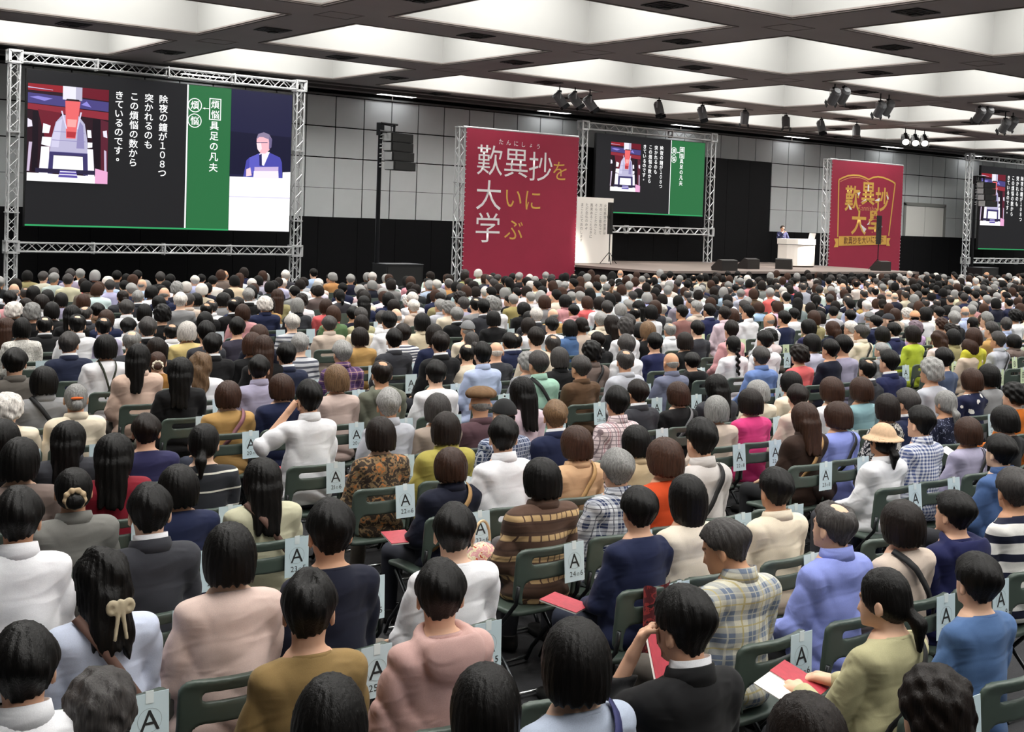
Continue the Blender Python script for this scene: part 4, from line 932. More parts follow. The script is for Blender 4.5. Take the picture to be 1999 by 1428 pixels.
def top_mesh(pose, kind, fat):
    k = (pose, kind, fat)
    if k not in TOPV:
        TOPV[k] = make_top('top', pose, kind, {0: .97, 1: 1.07}[fat], seed=ord(kind)+3*fat); TOPV[k].materials.append(M_cloth)
    return TOPV[k]
COLLAR = {k: collar_mesh(k) for k in 'sjtw'}; COLLAR['h'] = COLLAR['t']
for q in COLLAR.values():
    if not q.materials: q.materials.append(M_cloth)
HAIR = {}
def hair_mesh(s):
    if s not in HAIR: HAIR[s] = make_hair(s)
    return HAIR[s]
M_shoe = mat('shoe_leather', '1b1a1a', .5); ME_leg = make_legs(); ME_shoe = make_shoe(); ME_shoe.materials.append(M_shoe)
# shoulder straps follow the back of the garment
def strap_mesh(side, w=.017):
    P = []; n = 22
    for k in range(n+1):
        t = k/n
        x = side*(.105-.275*t); z = 1.01-.40*t
        G = [np.full((1, 90, 1), x, F4), np.linspace(-.28, .06, 90, dtype=F4).reshape(1, 90, 1), np.full((1, 90, 1), z, F4)]
        d = torso_field(G, 'rest', 1.08, 1., .013, 5)[0, :, 0]; i = np.nonzero(d < 0)[0]
        y = float(G[1][0, i[0], 0]) if len(i) else -.02
        P.append(Vector((x, y-.016, z)))
    mb = MB(); vs = []
    for i, p in enumerate(P):
        d = (P[min(n, i+1)]-P[max(0, i-1)]).normalized(); u = d.cross(Vector((0, 1, 0))).normalized()
        for s, dy in ((-1, 0), (-1, -.004), (1, -.004), (1, 0)): vs.append(p+u*w*s+Vector((0, dy, 0)))
    mb.add(vs, [(4*i+a, 4*i+(a+1) % 4, 4*i+4+(a+1) % 4, 4*i+4+a) for i in range(n) for a in range(4)])
    return mb.mesh('bag_strap', mat('strap_webbing', objcol=True, rough=.7), True)
ME_strap = {-1: strap_mesh(-1), 1: strap_mesh(1)}
M_acc = mat('accessory', objcol=True, rough=.7)
def sdf_mesh(name, lo, hi, h, fn, m=None):
    G = grid(lo, hi, h); V, Q = surfnet(fn(G), G[3], h); return to_mesh(name, V-np.array(NECK), Q, m or M_acc)
ME_mask = sdf_mesh('face_mask', (-.12, -.04, 1.0), (.12, .16, 1.2), .0075, lambda G: sd(si(si(su(ell(G, (0, .050, 1.108), (.063, .066, .060)), cap(G, (0, .115, 1.13), (0, .108, 1.09), .012), .02), (.02-G[1]).astype(F4), .006), (np.abs(G[2]-1.100)-.045).astype(F4), .006), ell(G, (0, .042, 1.112), (.054, .056, .075)), .003))
ME_scr = sdf_mesh('scrunchie', (-.1, -.2, 1.05), (.1, -.03, 1.22), .006, lambda G: (np.sqrt((np.sqrt(G[0]**2+(G[2]-1.145)**2)-.043)**2+(G[1]+.110)**2)-.015+.003*np.sin(9*np.arctan2(G[2]-1.145, G[0]))).astype(F4))
ME_clip = sdf_mesh('hair_clip', (-.08, -.2, 1.12), (.08, -.05, 1.25), .006, lambda G: ell(G, (0, -.118, 1.185), (.048, .016, .012)))
def bow(G):
    d = ell(G, (0, -.135, 1.13), (.012, .012, .013))
    for s in (-1, 1): d = su(d, sd(ell(G, (s*.030, -.137, 1.118), (.026, .011, .026)), ell(G, (s*.034, -.150, 1.116), (.012, .010, .012)), .004), .006); d = su(d, cap(G, (s*.004, -.137, 1.12), (s*.022, -.146, 1.02), .009, .007), .005)
    return d
ME_bow = sdf_mesh('ribbon_bow', (-.1, -.2, .98), (.1, -.08, 1.18), .0055, bow)
def glasses_mesh():
    mb = MB()
    for s in (-1, 1):
        pts = [(s*.034+.021*math.cos(a), .112, .138+.017*math.sin(a)) for a in [k*math.pi/6 for k in range(13)]]; mb.tube(pts, .0018, 5, cap=False); mb.tube([(s*.055, .110, .142), (s*.083, .07, .145), (s*.087, -.01, .142)], .0018, 5)
    mb.tube([(-.013, .114, .14), (.013, .114, .14)], .0018, 5); return mb.mesh('glasses', M_blackm)
ME_gl = glasses_mesh()
SKINS = ['d9ab8f', 'e0b599', 'd0a082', 'c99878', 'e3bda3']
TROU = ['1d1e24', '23242c', '2a2c38', '3a3a40', '4a443e', '202638', '6d675e', '16171b']
def look_yaw(x, y):
    tx, ty = (13.5, 37) if x < 17 else (33.5, 38)
    return -math.atan2(tx-x, ty-y)
PEOPLE = """
26 1 1.02 1.17 s k wh s
25 2 1.51 1.15 w2 k ltb t ribbon,strapL:brown,yaw:-4
26 2 1.23 1.01 f m gy t
25 3 1.98 1.17 o k pk t
26 3 1.89 1.19 sb k mus t
25 4 2.40 1.22 s k dnv t
26 4 2.39 1.16 s k dpk h
27 2 1.53 1.17 o k bk t
27 3 2.01 1.11 o k bk t
25 5 2.99 1.12 s k wh t
27 4 2.33 1.18 o k lbg t strapR:navy
27 5 2.79 1.27 s2 k bk j cheek
26 6 3.87 1.13 s m plaidY s yaw:35,nod:15
25 6 4.05 1.09 s k nv t
28 4 2.40 1.25 o d bk t
27 6 3.82 1.12 p k sage t strapR:black,booklet,yaw:25
28 5 2.93 1.17 f d bk t
27 7 4.38 1.10 s k den t
26 7 4.50 1.13 b m peri s
26 8 5.00 1.08 o d bei t strapL:black
26 9 5.43 1.08 s k nvh h
26 10 5.95 1.14 s m stripeN t
25 8 5.02 1.08 s k cr j
25 7 4.37 1.12 o2 k crk t
24 2 1.45 1.22 s k wh s
23 3 1.92 1.11 u k gyj j scrunch
24 3 1.98 1.16 s k ch j
23 4 2.43 1.07 o k nv t
22 4 2.39 1.10 l k crim t
22 3 1.90 1.11 o k taup t
21 3 2.03 1.08 o k bk t
21 4 2.40 1.06 l k ch j
21 5 2.87 1.06 s d nvp t
22 5 2.90 1.12 p k stripeD t
23 5 2.88 1.06 l k sagc t strapL:brown
22 6 4.06 1.07 o d floral t
22 7 4.55 1.07 o d oliv j
23 6 4.05 1.02 ob n dnv j strapR:tan
21 6 3.98 1.20 s k wh s headhand
21 7 4.60 1.11 s g lg s
21 8 5.01 1.06 o m taup2 t
23 7 4.42 1.16 s k wh s
21 9 5.39 1.07 cap:brown g maro j
22 8 5.02 1.12 bcap:black k plaidB s
24 6 4.09 1.09 o k brpl j
23 8 4.99 1.07 o n peach j strapR:tan
22 9 5.46 1.09 s a nv j
22 10 6.03 1.15 s k plaidP s mask
23 9 5.49 1.04 o k bei2 j
24 7 4.62 1.08 s g plaidN s
24 8 4.98 1.12 o n orange t
24 9 5.27 1.26 s k lgw s strapR:black
22 11 7.06 1.03 o g bei t
22 12 7.44 1.07 o d hot t
21 11 6.97 1.06 s d ch j
21 12 7.43 1.02 o n bk t strapR:grey
21 13 7.89 1.07 l k ch j
21 14 8.42 0.99 o g cr t
21 10 5.78 1.14 l k lpk t
23 11 7.15 1.09 l n dbr j strapR:tan
23 12 7.53 1.07 o n peri t strapR:black
24 11 7.00 1.05 hat k wh j
24 12 7.42 1.14 s k checkB s
24 13 7.99 1.04 o n lav t strapR:black
25 12 7.12 1.10 s k den2 s
24 15 8.48 1.09 o k bk t paper
23 13 8.12 1.09 o d bwpat t
23 14 8.38 1.11 s m nv j
23 15 8.90 1.08 p g nvflo t
22 17 10.50 1.08 o n whflo t
22 13 8.01 1.07 s d bei t
22 14 8.44 1.11 o n wh t
22 15 8.84 1.09 o n aqua t
21 15 8.86 1.05 o k cr t
21 16 9.97 1.11 b k ch j
21 17 10.31 1.17 s k nvs j
22 16 9.85 1.24 f g lg t
22 18 10.78 1.11 o k gy t
23 16 9.91 1.08 f k orng t
21 19 11.22 1.17 s k slate t
20 23 13.74 1.07 o n beiv t
20 25 14.36 1.12 s m lg s strapR:black
19 27 16.04 0.98 o k taup j
20 18 10.54 1.09 f d coral t
20 19 11.06 1.13 s k dnv t
20 20 11.28 1.16 s k lav t
19 20 11.71 1.10 o k lavw t
18 23 13.68 1.09 s m cr s strapR:black
18 24 14.13 1.06 o k aqua t
19 23 13.69 1.15 o d lime t
19 22 13.06 0.95 s g gy s
19 24 14.26 1.08 w2 n pkw t
19 25 14.58 1.08 o k khk j
20 24 13.81 1.19 o n yel t
17 27 16.01 1.03 f v lil t
18 25 14.38 1.10 s k nvs j
16 24 13.97 1.14 s k nv t
17 23 13.56 1.10 o k nvp t
17 24 14.08 1.07 l n dnv j
17 25 14.48 1.06 s W bei s
16 27 16.11 1.04 s k nv j
17 21 12.77 1.00 f k pkw t
19 26 15.48 1.15 s m tan j
18 28 16.62 1.20 s g gy t
17 30 17.50 1.06 p k dnv t
16 31 18.50 1.15 B g lb s
17 29 17.00 1.14 s g bk j
18 29 17.14 1.11 s m lb s
17 31 18.70 1.15 f k wh t
16 30 17.38 1.14 o k wh t
15 32 18.94 1.07 s k lg t
15 30 17.69 1.07 o n bei t
14 32 19.14 0.99 f W wh t
16 29 17.11 1.09 bcap:peach k bk t
16 28 16.43 1.06 bcap:charcoal k nv j
15 29 17.00 1.02 bcap:grey g gy s
15 28 16.50 1.06 s k bk j
16 25 14.63 1.14 o n khk j
16 23 13.66 1.12 B g wh s
17 28 16.67 1.06 f n brn t
20 11 6.97 1.15 s m mint s strapL:black
20 12 7.47 1.09 s m brn j
20 14 8.02 1.13 b m lg j
20 15 8.63 1.09 B g slt s
19 16 9.72 0.96 s k bk h
19 17 10.36 1.13 br k wh t
20 16 9.93 1.09 s m blu s mask
19 13 7.86 1.08 o m bk j
19 14 8.28 1.12 f k taup j strapR:black
19 15 8.75 1.17 s m wh s
18 16 9.91 1.08 s k nvs t
19 12 7.47 1.05 f g gy t
18 15 8.41 1.11 b m cr s
17 16 9.74 1.03 s d bk j
18 17 10.39 1.09 o d bk t
17 20 11.40 1.13 s k ch t
17 17 10.17 1.18 f m wh s
17 18 10.54 1.14 o a bk t
16 20 11.69 1.03 b g wh s
18 19 11.17 1.22 s d rose s
16 16 9.96 1.11 o k den j
15 17 10.31 1.06 s k wh t
18 14 8.18 1.19 s d cr t
17 15 8.51 1.06 b k nv j
16 17 10.15 1.14 u d bei t
15 19 11.16 1.11 s g cr s strapR:black
16 18 10.66 1.14 l d bk t
14 21 12.84 1.12 o k wh t
14 18 10.67 1.12 s W ch j
13 20 11.61 1.04 B g tan s
15 16 9.92 1.06 o d wh t
14 23 13.48 1.11 s k rosb t
14 24 14.07 1.12 s k nvs j
15 23 13.57 1.15 s d lpk s
15 24 14.08 1.16 s k wh s
19 18 10.88 1.16 s k wh s
16 19 11.16 1.04 o k bk t
20 9 5.34 1.14 b d olg h mask
20 10 5.87 1.11 s k wh t
19 11 6.92 1.15 s k lb s
20 8 4.92 1.12 o a ppk t
20 7 4.44 1.08 o n nv t
18 10 5.86 1.12 s g plaidV s
18 9 5.28 1.12 s k nvj j
17 11 6.92 1.13 s k ch j
18 11 6.97 1.17 sb d bk j
16 11 6.97 1.09 o d tan t
17 13 7.91 1.09 u m bk h
14 12 7.46 1.07 s m bei s
15 13 7.82 1.17 s k wh s
15 14 8.29 1.15 o k crb j
14 16 9.94 1.09 o k bk t
17 14 8.43 1.06 s k nv j
14 11 6.96 1.10 s W stripeG t
17 10 5.83 1.12 s g stripeG t
14 13 7.91 1.08 o d cr t
16 12 7.52 1.10 s d stripeW t
17 12 7.42 1.17 o d nv t
16 14 8.41 1.12 bcap:grey g cr t
13 16 9.89 1.07 s g bk j
13 17 10.34 1.17 s k ch j
19 8 4.63 1.12 s k lav s
18 8 5.05 1.20 l n bk t
16 10 5.77 1.14 o n dnv t
13 13 7.95 1.13 o n grn t
13 14 8.36 1.09 s m sage j
14 14 8.41 1.15 B g wh s
18 13 7.66 1.07 B W ch t
18 5 2.90 1.16 s k taugy j
19 5 2.89 1.11 o k gy j strapL:black
20 5 2.87 1.09 u g cr j clip
20 4 2.41 1.04 f W cr t
18 6 3.90 1.16 l k pkb j
19 6 3.95 1.13 l k bk t
18 7 4.46 1.08 w2 a wh t
20 6 4.00 1.04 o n tan t folk
17 6 3.90 1.17 o k wh t overall
16 6 3.83 1.11 s m nvj j
13 7 4.32 1.06 b k bk j
17 7 4.38 1.01 u n mus2 t scrunch2
17 8 4.91 1.15 s k bk j
15 10 5.89 1.14 s k chp t
16 7 4.43 1.12 b g ch t
16 8 4.68 1.05 o d bk t
14 9 5.47 1.03 b k wh s
15 9 5.32 1.12 o W yelc t
14 8 4.70 1.11 b k lav s
14 7 4.42 1.14 b k wh s
15 8 4.89 1.16 s m bk j
14 6 3.85 1.12 o k lace t
13 6 3.91 1.06 l n bk t
16 9 5.19 1.18 s k ch t
17 9 5.32 1.14 o n bk t
12 7 4.41 1.14 f g bk t
11 8 4.88 1.09 o k bk t
11 10 5.82 1.11 s m wh s
12 8 4.87 1.11 l k bk t
13 10 5.67 1.16 f k bk t
14 10 5.86 1.15 o k bk t
11 12 7.29 1.11 b k bk j
12 11 7.06 1.10 o n rose t
"""
def make_person(r, n, X, Z, hs, hc, top, kind, ex, label, group='audience members seated on the folding chairs', shoes=True, extra_yaw=None):
    E_ = dict((q.split(':')+[''])[:2] for q in ex.split(',')) if ex else {}
    Y = Yback(r)+.22
    s = max(.86, min(1.07, Z/1.119)); w = random.uniform(.95, 1.03)
    e = empty('person', (X, Y, 0), random.uniform(-.07, .07)); e.scale = (w*1.0, w, s); tag(e, label, 'person', group)
    pose = 'cheek' if 'cheek' in E_ else 'headhand' if 'headhand' in E_ else 'read' if ('booklet' in E_ or 'paper' in E_) else 'rest'
    yw = look_yaw(X, Y)+random.uniform(-.28, .28)
    if 'yaw' in E_: yw = math.radians(float(E_['yaw']))
    if pose == 'rest':
        if 'nod' in E_: key = ('rest', 'nod'); yw = .5; nod = .35
        else: yw = min(YAWS, key=lambda q: abs(q-yw)); key = ('rest', yw); nod = 0.
    elif pose == 'read': yw = .25 if yw > 0 else -.2; key = ('read', yw); nod = .12
    elif pose == 'cheek': yw = .15; key = ('cheek', .15); nod = .12
    else: yw = 0.; key = ('headhand', 0.); nod = 0.
    b = link('body', BODY[key], e); b.color = (*lin(random.choice(SKINS)), 1)
    fat = 1 if random.random() < (.6 if hs in ('s', 'sb', 'b', 'B', 'bcap', 'cap', 's2') else .2) else 0
    t = link({'t': 'top', 's': 'shirt', 'j': 'jacket', 'h': 'hoodie'}[kind], top_mesh(pose, kind, fat), e); t.color = (*lin(COLS[top][0]), 1)
    if top in PAT: t.material_slots[0].link = 'OBJECT'; t.material_slots[0].material = garment_mat(top)
    cm = COLLAR[kind]
    co = link('collar', cm, t); co.color = t.color
    if top in PAT: co.material_slots[0].link = 'OBJECT'; co.material_slots[0].material = garment_mat(top)
    if kind == 'j' and hs in ('s', 'b', 'sb', 's2') and top in ('bk', 'ch', 'nvj', 'nvs', 'nv'): o = link('shirt_collar', COLLAR['w'], e); o.color = (*lin('e6e6ea'), 1)
    l = link('trousers', ME_leg, e); l.color = (*lin(random.choice(TROU)), 1)
    if shoes:
        for q in (-1, 1): link('shoe', ME_shoe, e, (q*.11, .45, 0))
    def onhead(name, me, col, sc=HS):
        o = link(name, me, e, (NECK[0], NECK[1], NECK[2]-DROP), (-nod, 0, yw)); o.scale = (sc,)*3; o.color = (*lin(col), 1); return o
    base, _, hcol = hs.partition(':')
    if base in ('cap', 'bcap', 'hat'):
        onhead('hair', hair_mesh('p' if base == 'hat' else 'B'), HAIRC[hc]); onhead('cap' if base != 'hat' else 'sun_hat', hair_mesh(base), HATC.get(hcol, HATC['cream']))
    else:
        c = lin(HAIRC[hc]); k = random.uniform(.8, 1.25); o = onhead('hair', hair_mesh(base), HAIRC[hc]); o.color = (c[0]*k, c[1]*k, c[2]*k, 1)
        o.scale = (HS*random.uniform(.96, 1.03), HS*random.uniform(.97, 1.03), HS*random.uniform(.96, 1.02))
    if 'ribbon' in E_: o = onhead('ribbon_bow', ME_bow, 'b3a68c'); o.location = (NECK[0]+.045*math.sin(yw), NECK[1]-.052*math.cos(yw), NECK[2]-DROP-.02); o.scale = (.95, 1.0, 1.1)
    if 'scrunch' in E_: onhead('scrunchie', ME_scr, 'b79f7e')
    if 'scrunch2' in E_: onhead('scrunchie', ME_scr, 'ded4bf')
    if 'clip' in E_: onhead('hair_clip', ME_clip, 'e0661e')
    if 'mask' in E_: onhead('face_mask', ME_mask, 'f0f2f4')
    if 'glasses' in E_: onhead('glasses', ME_gl, '111111')
    for k_, sd_ in (('strapL', -1), ('strapR', 1)):
        if k_ in E_: o = link('bag_strap', ME_strap[sd_], e); o.color = (*lin(STRAPC[E_[k_]]), 1)
    if 'folk' in E_: o = link('woven_strap', ME_strap[1], e); o.scale = (1, 1.03, 1); o.color = (*lin('8a5a62'), 1)
    if 'overall' in E_:
        for sd_ in (-1, 1): o = link('shoulder_strap', ME_strap[sd_], e, (sd_*.03, 0, 0)); o.scale = (.45, 1.02, 1); o.color = (*lin('34382c'), 1)
    return e
# ---------------------------------------------------------------- labels that single out each person
def describe(top, kind, hs, ex):
    nm = COLS[top][1]
    noun = KIND[kind]
    if top in ('whflo',): return 'a navy top with white flowers'
    if top == 'beiv': return 'a beige vest over grey sleeves'
    if top == 'crk': return 'a cream knit top'
    if 'overall' in ex: return 'a white top with dark overall straps'
    s = ('an ' if nm[0] in 'aeiou' else 'a ')+nm+' '+noun
    base, _, hc = hs.partition(':')
    if base == 'cap': s += ' and brown flat cap'
    elif base == 'bcap': s += ' and '+hc+' cap'
    elif base == 'hat': s += ' and cream sun hat'
    return s
def extra_words(hs, hc, ex):
    o = []
    if 'ribbon' in ex: o.append('with a cream bow in the hair')
    if 'clip' in ex: o.append('with an orange hair clip')
    if 'scrunch' in ex: o.append('with a pale scrunchie')
    if 'booklet' in ex: o.append('holding a red booklet')
    if 'cheek' in ex: o.append('resting a cheek on one hand')
    if 'headhand' in ex: o.append('raising one hand to the head')
    if 'paper' in ex: o.append('reading a sheet of paper')
    if 'mask' in ex: o.append('wearing a face mask')
    if 'folk' in ex: o.append('with a woven patterned strap')
    if 'strap' in ex: o.append('with a '+[v for v in STRAPC if v in ex][0]+' bag strap')
    return o
ROSTER = []; TAKEN = {}
for ln in PEOPLE.strip().splitlines():
    f = ln.split(); r, n = int(f[0]), int(f[1]); ex = f[8] if len(f) > 8 else ''
    d = dict(r=r, n=n, X=float(f[2]), Z=float(f[3]), hs=f[4], hc=f[5], top=f[6], kind=f[7], ex=ex); ROSTER.append(d); TAKEN[(r, n)] = d
# camera projection only decides which seats lie in the photographed part of the hall
_cm = SC.camera.matrix_world.inverted()
def in_view(x, y, z, mx=60, my=40):
    p = _cm @ Vector((x, y, z))
    if p.z > -.5: return None
    u = 1237.2+2485.4*p.x/-p.z; v = 521.6-2485.4*p.y/-p.z
    return (u, v) if -mx < u < 1999+mx and -my < v < 1428+my else None
FAR_H = [('s', 'k', 20), ('s', 'm', 8), ('s', 'g', 10), ('s', 'W', 5), ('b', 'm', 4), ('b', 'k', 4), ('B', 'g', 5), ('o', 'k', 14), ('o', 'd', 12), ('o', 'n', 10), ('o', 'g', 5), ('f', 'd', 4), ('f', 'g', 5), ('f', 'W', 3), ('l', 'k', 4), ('l', 'n', 3), ('p', 'k', 3), ('u', 'd', 3)]
FAR_T = [('wh', 's', 22), ('wh', 't', 6), ('bk', 'j', 14), ('ch', 'j', 10), ('nv', 'j', 9), ('gy', 't', 7), ('lg', 's', 7), ('cr', 't', 7), ('bei', 'j', 6), ('lb', 's', 5), ('dnv', 't', 5), ('taup', 'j', 3), ('lpk', 't', 3), ('lav', 't', 3), ('khk', 'j', 2), ('brn', 'j', 2), ('coral', 't', 1), ('mint', 't', 1), ('tan', 't', 2), ('rose', 's', 2)]
def pick(L):
    t = random.uniform(0, sum(q[2] for q in L))
    for q in L:
        t -= q[2]
        if t <= 0: return q
    return L[-1]
FAR = []
for r in range(1, 20):
    for n in range(-12, 80):
        if (r, n) in TAKEN: continue
        X = Xseat(n); v = in_view(X, Yback(r)+.2, 1.1)
        if v is None or random.random() < (.82 if v[1] > 622 else .25 if v[1] > 590 else .05): continue
        near = any(abs(q['X']-X) < .30 and q['r'] == r for q in ROSTER[:])
        if near: continue
        h_ = pick(FAR_H); t_ = pick(FAR_T)
        FAR.append(dict(r=r, n=n, X=X+random.uniform(-.07, .07), Z=random.uniform(1.0, 1.14), hs=h_[0], hc=h_[1], top=t_[0], kind=t_[1], ex='', dist=X*X+Yback(r)**2, v=v))
FAR.sort(key=lambda q: q['dist'])
N_IND = 300-len(ROSTER)
IND = ROSTER+FAR[:N_IND]; REST = FAR[N_IND:]
for q in IND: TAKEN[(q['r'], q['n'])] = q
def fits(s): return len(s.replace('-', ' ').split()) <= 16
desc = [describe(q['top'], q['kind'], q['hs'], q['ex']) for q in IND]
HN = dict(k='black', d='dark', n='brown', a='light brown', g='grey', m='dark grey', W='white', v='mauve')
pos = {(q['r'], q['n']): i for i, q in enumerate(IND)}
bare = [s.split(' ', 1)[1] for s in desc]
def relations(i):
    q = IND[i]; o = []
    for word, cells in (('beside', ((0, -1), (0, 1))), ('behind', ((-1, 0), (-1, 1), (-1, -1))), ('in front of', ((1, 0), (1, -1), (1, 1)))):
        for dr, dn in cells:
            j = pos.get((q['r']+dr, q['n']+dn))
            if j is not None and (word, bare[j]) not in o: o.append((word, bare[j]))
    return o
RELS = [relations(i) for i in range(len(IND))]; EXTRA = [extra_words(q['hs'], q['hc'], q['ex']) for q in IND]
def art(s): return ('an ' if s[0] in 'aeiou' else 'a ')+s
def label_for(i):
    same = [k for k in range(len(IND)) if desc[k] == desc[i]]
    base = 'person in '+desc[i]
    if len(same) == 1: return base+(' '+EXTRA[i][0] if EXTRA[i] else '')
    for w in EXTRA[i]:
        if sum(w in EXTRA[k] for k in same) == 1: return base+' '+w
    for hair in (False, True):
        s2 = [k for k in same if IND[k]['hc'] == IND[i]['hc']] if hair else same
        b = ('person with '+HN[IND[i]['hc']]+' hair in '+desc[i]) if hair else base
        for a in RELS[i]:
            if sum(a in RELS[k] for k in s2) == 1: return b+' '+a[0]+' '+art(a[1])
        for a in RELS[i]:
            for c in RELS[i]:
                if a >= c: continue
                s = b+' '+a[0]+' '+art(a[1])+' and '+c[0]+' '+art(c[1])
                if len(s.split()) <= 16 and sum(a in RELS[k] and c in RELS[k] for k in s2) == 1: return s
    return 'person with '+HN[IND[i]['hc']]+' hair in '+desc[i]+' far back among the audience'
labels = [label_for(i) for i in range(len(IND))]
for i, q in enumerate(IND):
    det = 2 if q['r'] >= 18 else (1 if q['r'] >= 15 else 0)
    make_person(q['r'], q['n'], q['X'], q['Z'], q['hs'], q['hc'], q['top'], q['kind'], q['ex'], labels[i], shoes=q['r'] >= 18)
    n = q['n']; sec = 'B' if n >= 23 else 'A'
    
    nw = len(labels[i].split())
    cl = 'folding chair under the '+labels[i] if nw <= 12 else 'chair under the '+labels[i] if nw <= 13 else labels[i].replace('person in', 'chair under', 1).replace('person with', 'chair under', 1)
    place_chair(q['r'], n if n > 0 else -1, Xseat(n)*.5+q['X']*.5, Yback(q['r'])+.25, cl, det)
# empty chairs in the nearest rows
USEDW = set()
for r in range(20, 29):
    for n in range(1, 22):
        if (r, n) in TAKEN: continue
        v = in_view(Xseat(n), Yback(r), .7, 0, 0)
        if v is None or any(abs(q['X']-Xseat(n)) < .3 and q['r'] == r for q in ROSTER): continue
        j = pos.get((r, n-1)); k = pos.get((r, n+1)); b_ = pos.get((r-1, n))
        who = [labels[q].replace('person in ', '', 1) for q in (j, k, b_) if q is not None]
        who.sort(key=lambda w: len(w.split()))
        opts = ['empty folding chair next to '+w for w in who]+['empty folding chair close by '+w for w in who]+['vacant folding chair standing near '+w for w in who]+['empty folding chair standing alone by the aisle']
        lb = next((o for o in opts if o not in USEDW and len(o.split()) <= 16), opts[-1]); USEDW.add(lb)
        place_chair(r, n, Xseat(n), Yback(r)+.25, lb, 2)
# ---------------------------------------------------------------- the far audience: too many and too small to pick apart singly
def low_parts():
    P = {}
    def body_low():
        G = grid((-.13, -.16, .93), (.13, .16, 1.33), .024); V, Q = surfnet(su(head_field(G), cap(G, (0, -.02, .95), (0, -.01, 1.10), .058), .03), G[3], .024); return V, Q
    P['head'] = body_low()
    for st in set(q[0] for q in FAR_H):
        me = make_hair(st, .023); V = np.array([v.co for v in me.vertices])*1.0+np.array(NECK); Q = np.array([p.vertices for p in me.polygons]); P['h_'+st] = (V*1.0, Q); bpy.data.meshes.remove(me)
    for kd in 'stj':
        G = grid((-.32, -.22, .52), (.32, .30, 1.10), .034); d = torso_field(G, 'rest', 1., 1., .008, 3); d = si(d, (G[2]-1.02).astype(F4), .01); V, Q = surfnet(d, G[3], .034); P['t_'+kd] = (V, Q)
    return P
LP = low_parts(); VV = []; QQ = []; CC = []; k0 = 0
def put(part, M, off, col, sc):
    global k0
    V, Q = LP[part]; W_ = ((V-np.array(NECK))*sc[0]+np.array(NECK)-np.array((0, 0, DROP))) if part[0] == 'h' else V
    W_ = W_@M.T; W_ = W_*np.array([1, 1, sc[1]])+off
    VV.append(W_); QQ.append(Q+k0); CC.append(np.tile(np.array(col), (len(V), 1))); k0 += len(V)
for q in REST:
    Y = Yback(q['r'])+.22; yw = look_yaw(q['X'], Y)+random.uniform(-.35, .35); c, s = math.cos(yw), math.sin(yw); M = np.array([[c, -s, 0], [s, c, 0], [0, 0, 1]]); Id = np.eye(3)
    off = np.array([q['X'], Y, 0]); sz = q['Z']/1.119; kk = random.uniform(.8, 1.2)
    put('head', M, off, lin(random.choice(SKINS)), (HS*.96, sz)); put('h_'+q['hs'], M, off, tuple(v*kk for v in lin(HAIRC[q['hc']])), (HS*.97, sz)); put('t_'+(q['kind'] if q['kind'] in 'stj' else 't'), Id, off, tuple(min(.9, v*random.uniform(.85, 1.1)) for v in lin(COLS[q['top']][0])), (1, sz))
me = to_mesh('audience', np.concatenate(VV), np.concatenate(QQ), mat('far_audience', rough=.75, attr='tint', spec=.25), np.concatenate(CC))
tag(link('audience', me), 'dense far rows of the seated audience stretching to the stage', 'crowd', kind='stuff')
ch = MB()
for q in REST:
    X, Y = q['X'], Yback(q['r'])
    ch.box(X-.2, X+.2, Y-.02, Y+.01, .55, .78); ch.box(X-.2, X+.2, Y+.05, Y+.42, .40, .44)
tag(ch.build('far_chairs', M_chair), 'rows of folding chairs under the far audience', 'chairs', kind='stuff')
# ---------------------------------------------------------------- the speaker on the stage
sp = empty('person', (38.15, 35.62, .94), math.pi-.5); tag(sp, 'speaker in a dark blue suit standing behind the white podium with a microphone', 'person')
UP = (0, 0, .40)
ME_bs = make_body('body', 'stand', .15); b = link('body', ME_bs, sp, UP); b.color = (*lin('e0ac90'), 1)
tm = make_top('suit_jacket', 'stand', 'j', 1.05, seed=4); tm.materials.append(M_cloth); t = link('suit_jacket', tm, sp, UP); t.color = (*lin('2b2d4c'), 1)
o = link('hair', hair_mesh('s'), sp, (NECK[0], NECK[1], NECK[2]+.40-DROP), (0, 0, .15)); o.scale = (HS,)*3; o.color = (*lin('3a322d'), 1)
lg = MB()
for s in (-1, 1): lg.tube([(s*.085, .0, .95), (s*.095, .01, .5), (s*.10, 0, .06)], [.085, .068, .05], 12); lg.tube([(s*.10, -.06, .04), (s*.10, .16, .03)], [.045, .035], 8)
o = lg.build('trousers', M_trou, sp, smooth=True); o.color = (*lin('1b1d2c'), 1)
MB().add([(-.05, .088, 1.38), (.05, .088, 1.38), (.012, .128, 1.20), (-.012, .128, 1.20)], [(0, 1, 2, 3)]).build('shirt_front', mat('shirt_white', 'f0f0f2', .7), sp)
mc = empty('microphone', (38.15, 35.62, .94), math.pi-.5); tag(mc, 'black handheld microphone held by the speaker', 'microphone')
MB().tube([(.03, .31, 1.33), (.01, .235, 1.47)], [.013, .017], 8).build('handle', M_blackm, mc); MB().lathe([(.002, -.03), (.022, -.015), (.026, 0), (.022, .018), (.002, .03)], 10, (.005, .22, 1.50)).build('grille', M_dark, mc)
# ---------------------------------------------------------------- booklets, bags and a scarf
M_cover = mat('booklet_cover', 'b23846', .5, noise=.15, nscale=40); M_page = mat('booklet_page', 'f0ece6', .7)
def booklet(label, x, y, z, rz, tilt=0., roll=0., opened=False):
    e = empty('booklet', (x, y, z), rz); e.rotation_euler = (tilt, roll, rz); tag(e, label, 'booklet', 'red programme booklets')
    MB().box(-.075, .075, -.105, .105, .004, .0065).build('cover', M_cover, e); MB().box(-.074, .074, -.104, .104, -.004, .004).build('pages', M_page, e)
    if opened: MB().box(-.225, -.075, -.105, .105, -.004, 0).build('open_page', M_page, e)

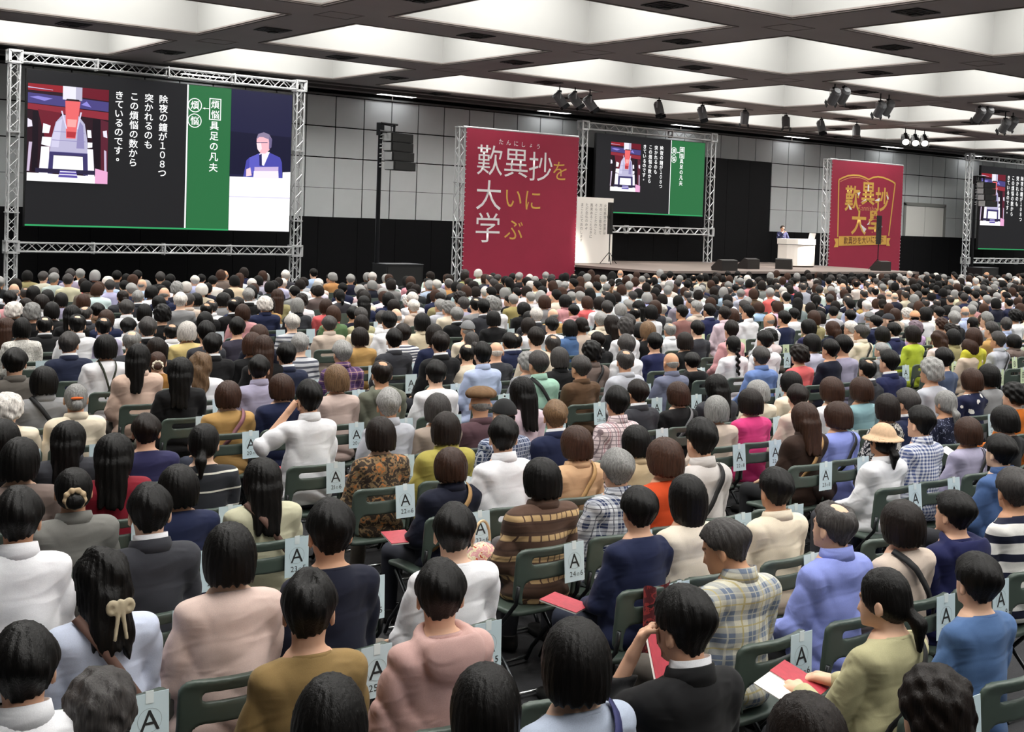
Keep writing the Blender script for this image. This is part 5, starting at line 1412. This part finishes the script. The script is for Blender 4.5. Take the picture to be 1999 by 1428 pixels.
booklet('red booklet lying on the lap beside the person raising one hand', 4.05, 8.72, .60, .3)
booklet('red booklet held low by the person with a tan bag strap', 3.80, 6.52, .60, -.2, .1)
booklet('red booklet on the knees of the person in the navy top', 3.80, 4.90, .62, .4, .15)
booklet('pink-red booklet held upright before the face of the person resting a cheek', 3.10, 3.42, .90, .25, 1.0, .5)
booklet('open red booklet in the hands of the person in the light khaki top', 3.80, 3.36, .70, .35, .35, 0, True)
booklet('red booklet beside the person in the brown floral top', 4.15, 7.6, .60, .9, .1)
tb = empty('tote_bag', (4.02, 5.98, .47), .4); tag(tb, 'small bright flowered bag on the lap by the brown barred jacket', 'bag')
M_tote = cloth_mat('tote', 'floral', 'd8a0a0', 'e8dcb8', 'b8402c', 1.2)
G = grid((-.2, -.12, -.02), (.2, .12, .24), .012); V, Q = surfnet((ell(G, (0, 0, .10), (.12, .07, .09))+.004*np.sin(40*G[0])*np.sin(50*G[2])).astype(F4), G[3], .012); link('pouch', to_mesh('pouch', V, Q, M_tote), tb)
MB().tube([(.09*math.cos(a), 0, .18+.13*math.sin(a)) for a in [math.pi*k/12 for k in range(13)]], .008, 6).build('handle', mat('tote_handle', 'c9b18c', .7), tb)
sc_ = empty('scarf', (3.88, Yback(25)+.03, .80), .1); tag(sc_, 'dark red scarf with golden fringe hung over a chair back', 'scarf')
mb = MB(); n = 16; vs = []
for i_ in range(n+1):
    for j_ in range(13):
        u = i_/n; v = j_/12; vs.append((-.02+.20*u, -.075+.014*math.sin(14*u+3*v)-.02*math.sin(math.pi*v), -.46*v+.01*math.sin(9*u)))
mb.add(vs, [(i_*13+j_, i_*13+j_+1, (i_+1)*13+j_+1, (i_+1)*13+j_) for i_ in range(n) for j_ in range(12)]); o = mb.build('cloth', cloth_mat('scarf', 'floral', '4a1a1e', '7d2a2a', '2a1518', 1.), sc_, smooth=True)
mb = MB()
for i_ in range(26): x = -.02+.20*i_/25; mb.tube([(x, -.075, -.45), (x+random.uniform(-.015, .015), -.08+random.uniform(-.02, .02), -.53), (x+random.uniform(-.03, .03), -.08+random.uniform(-.03, .03), -.60)], .0035, 4)
tag(mb.build('fringe', mat('scarf_fringe', 'b5862c', .8), sc_), kind='stuff')
hb = empty('handbag', (7.30, 6.30, .45), .5); tag(hb, 'dark brown soft handbag on the lap of the person in the sun hat', 'bag')
G = grid((-.24, -.14, -.02), (.24, .14, .24), .012); V, Q = surfnet((ell(G, (0, 0, .09), (.19, .10, .10))+.005*np.sin(30*G[0]+20*G[2])).astype(F4), G[3], .012); link('pouch', to_mesh('pouch', V, Q, mat('bag_leather', '2e1f1b', .6)), hb)
MB().tube([(.11*math.cos(a), 0, .15+.12*math.sin(a)) for a in [math.pi*k/12 for k in range(13)]], .008, 6).build('handle', mat('bag_leather', '2e1f1b', .6), hb)

ps = empty('paper_sheet', (8.42, 5.88, .74), .4); ps.rotation_euler = (.5, 0, .4); tag(ps, 'white sheet of paper held by the person in a black top', 'paper')
MB().box(-.105, .105, -.148, .148, 0, .002).build('sheet', M_page, ps)
# ================================================================ tidy up
bpy.data.objects.remove(_fo)
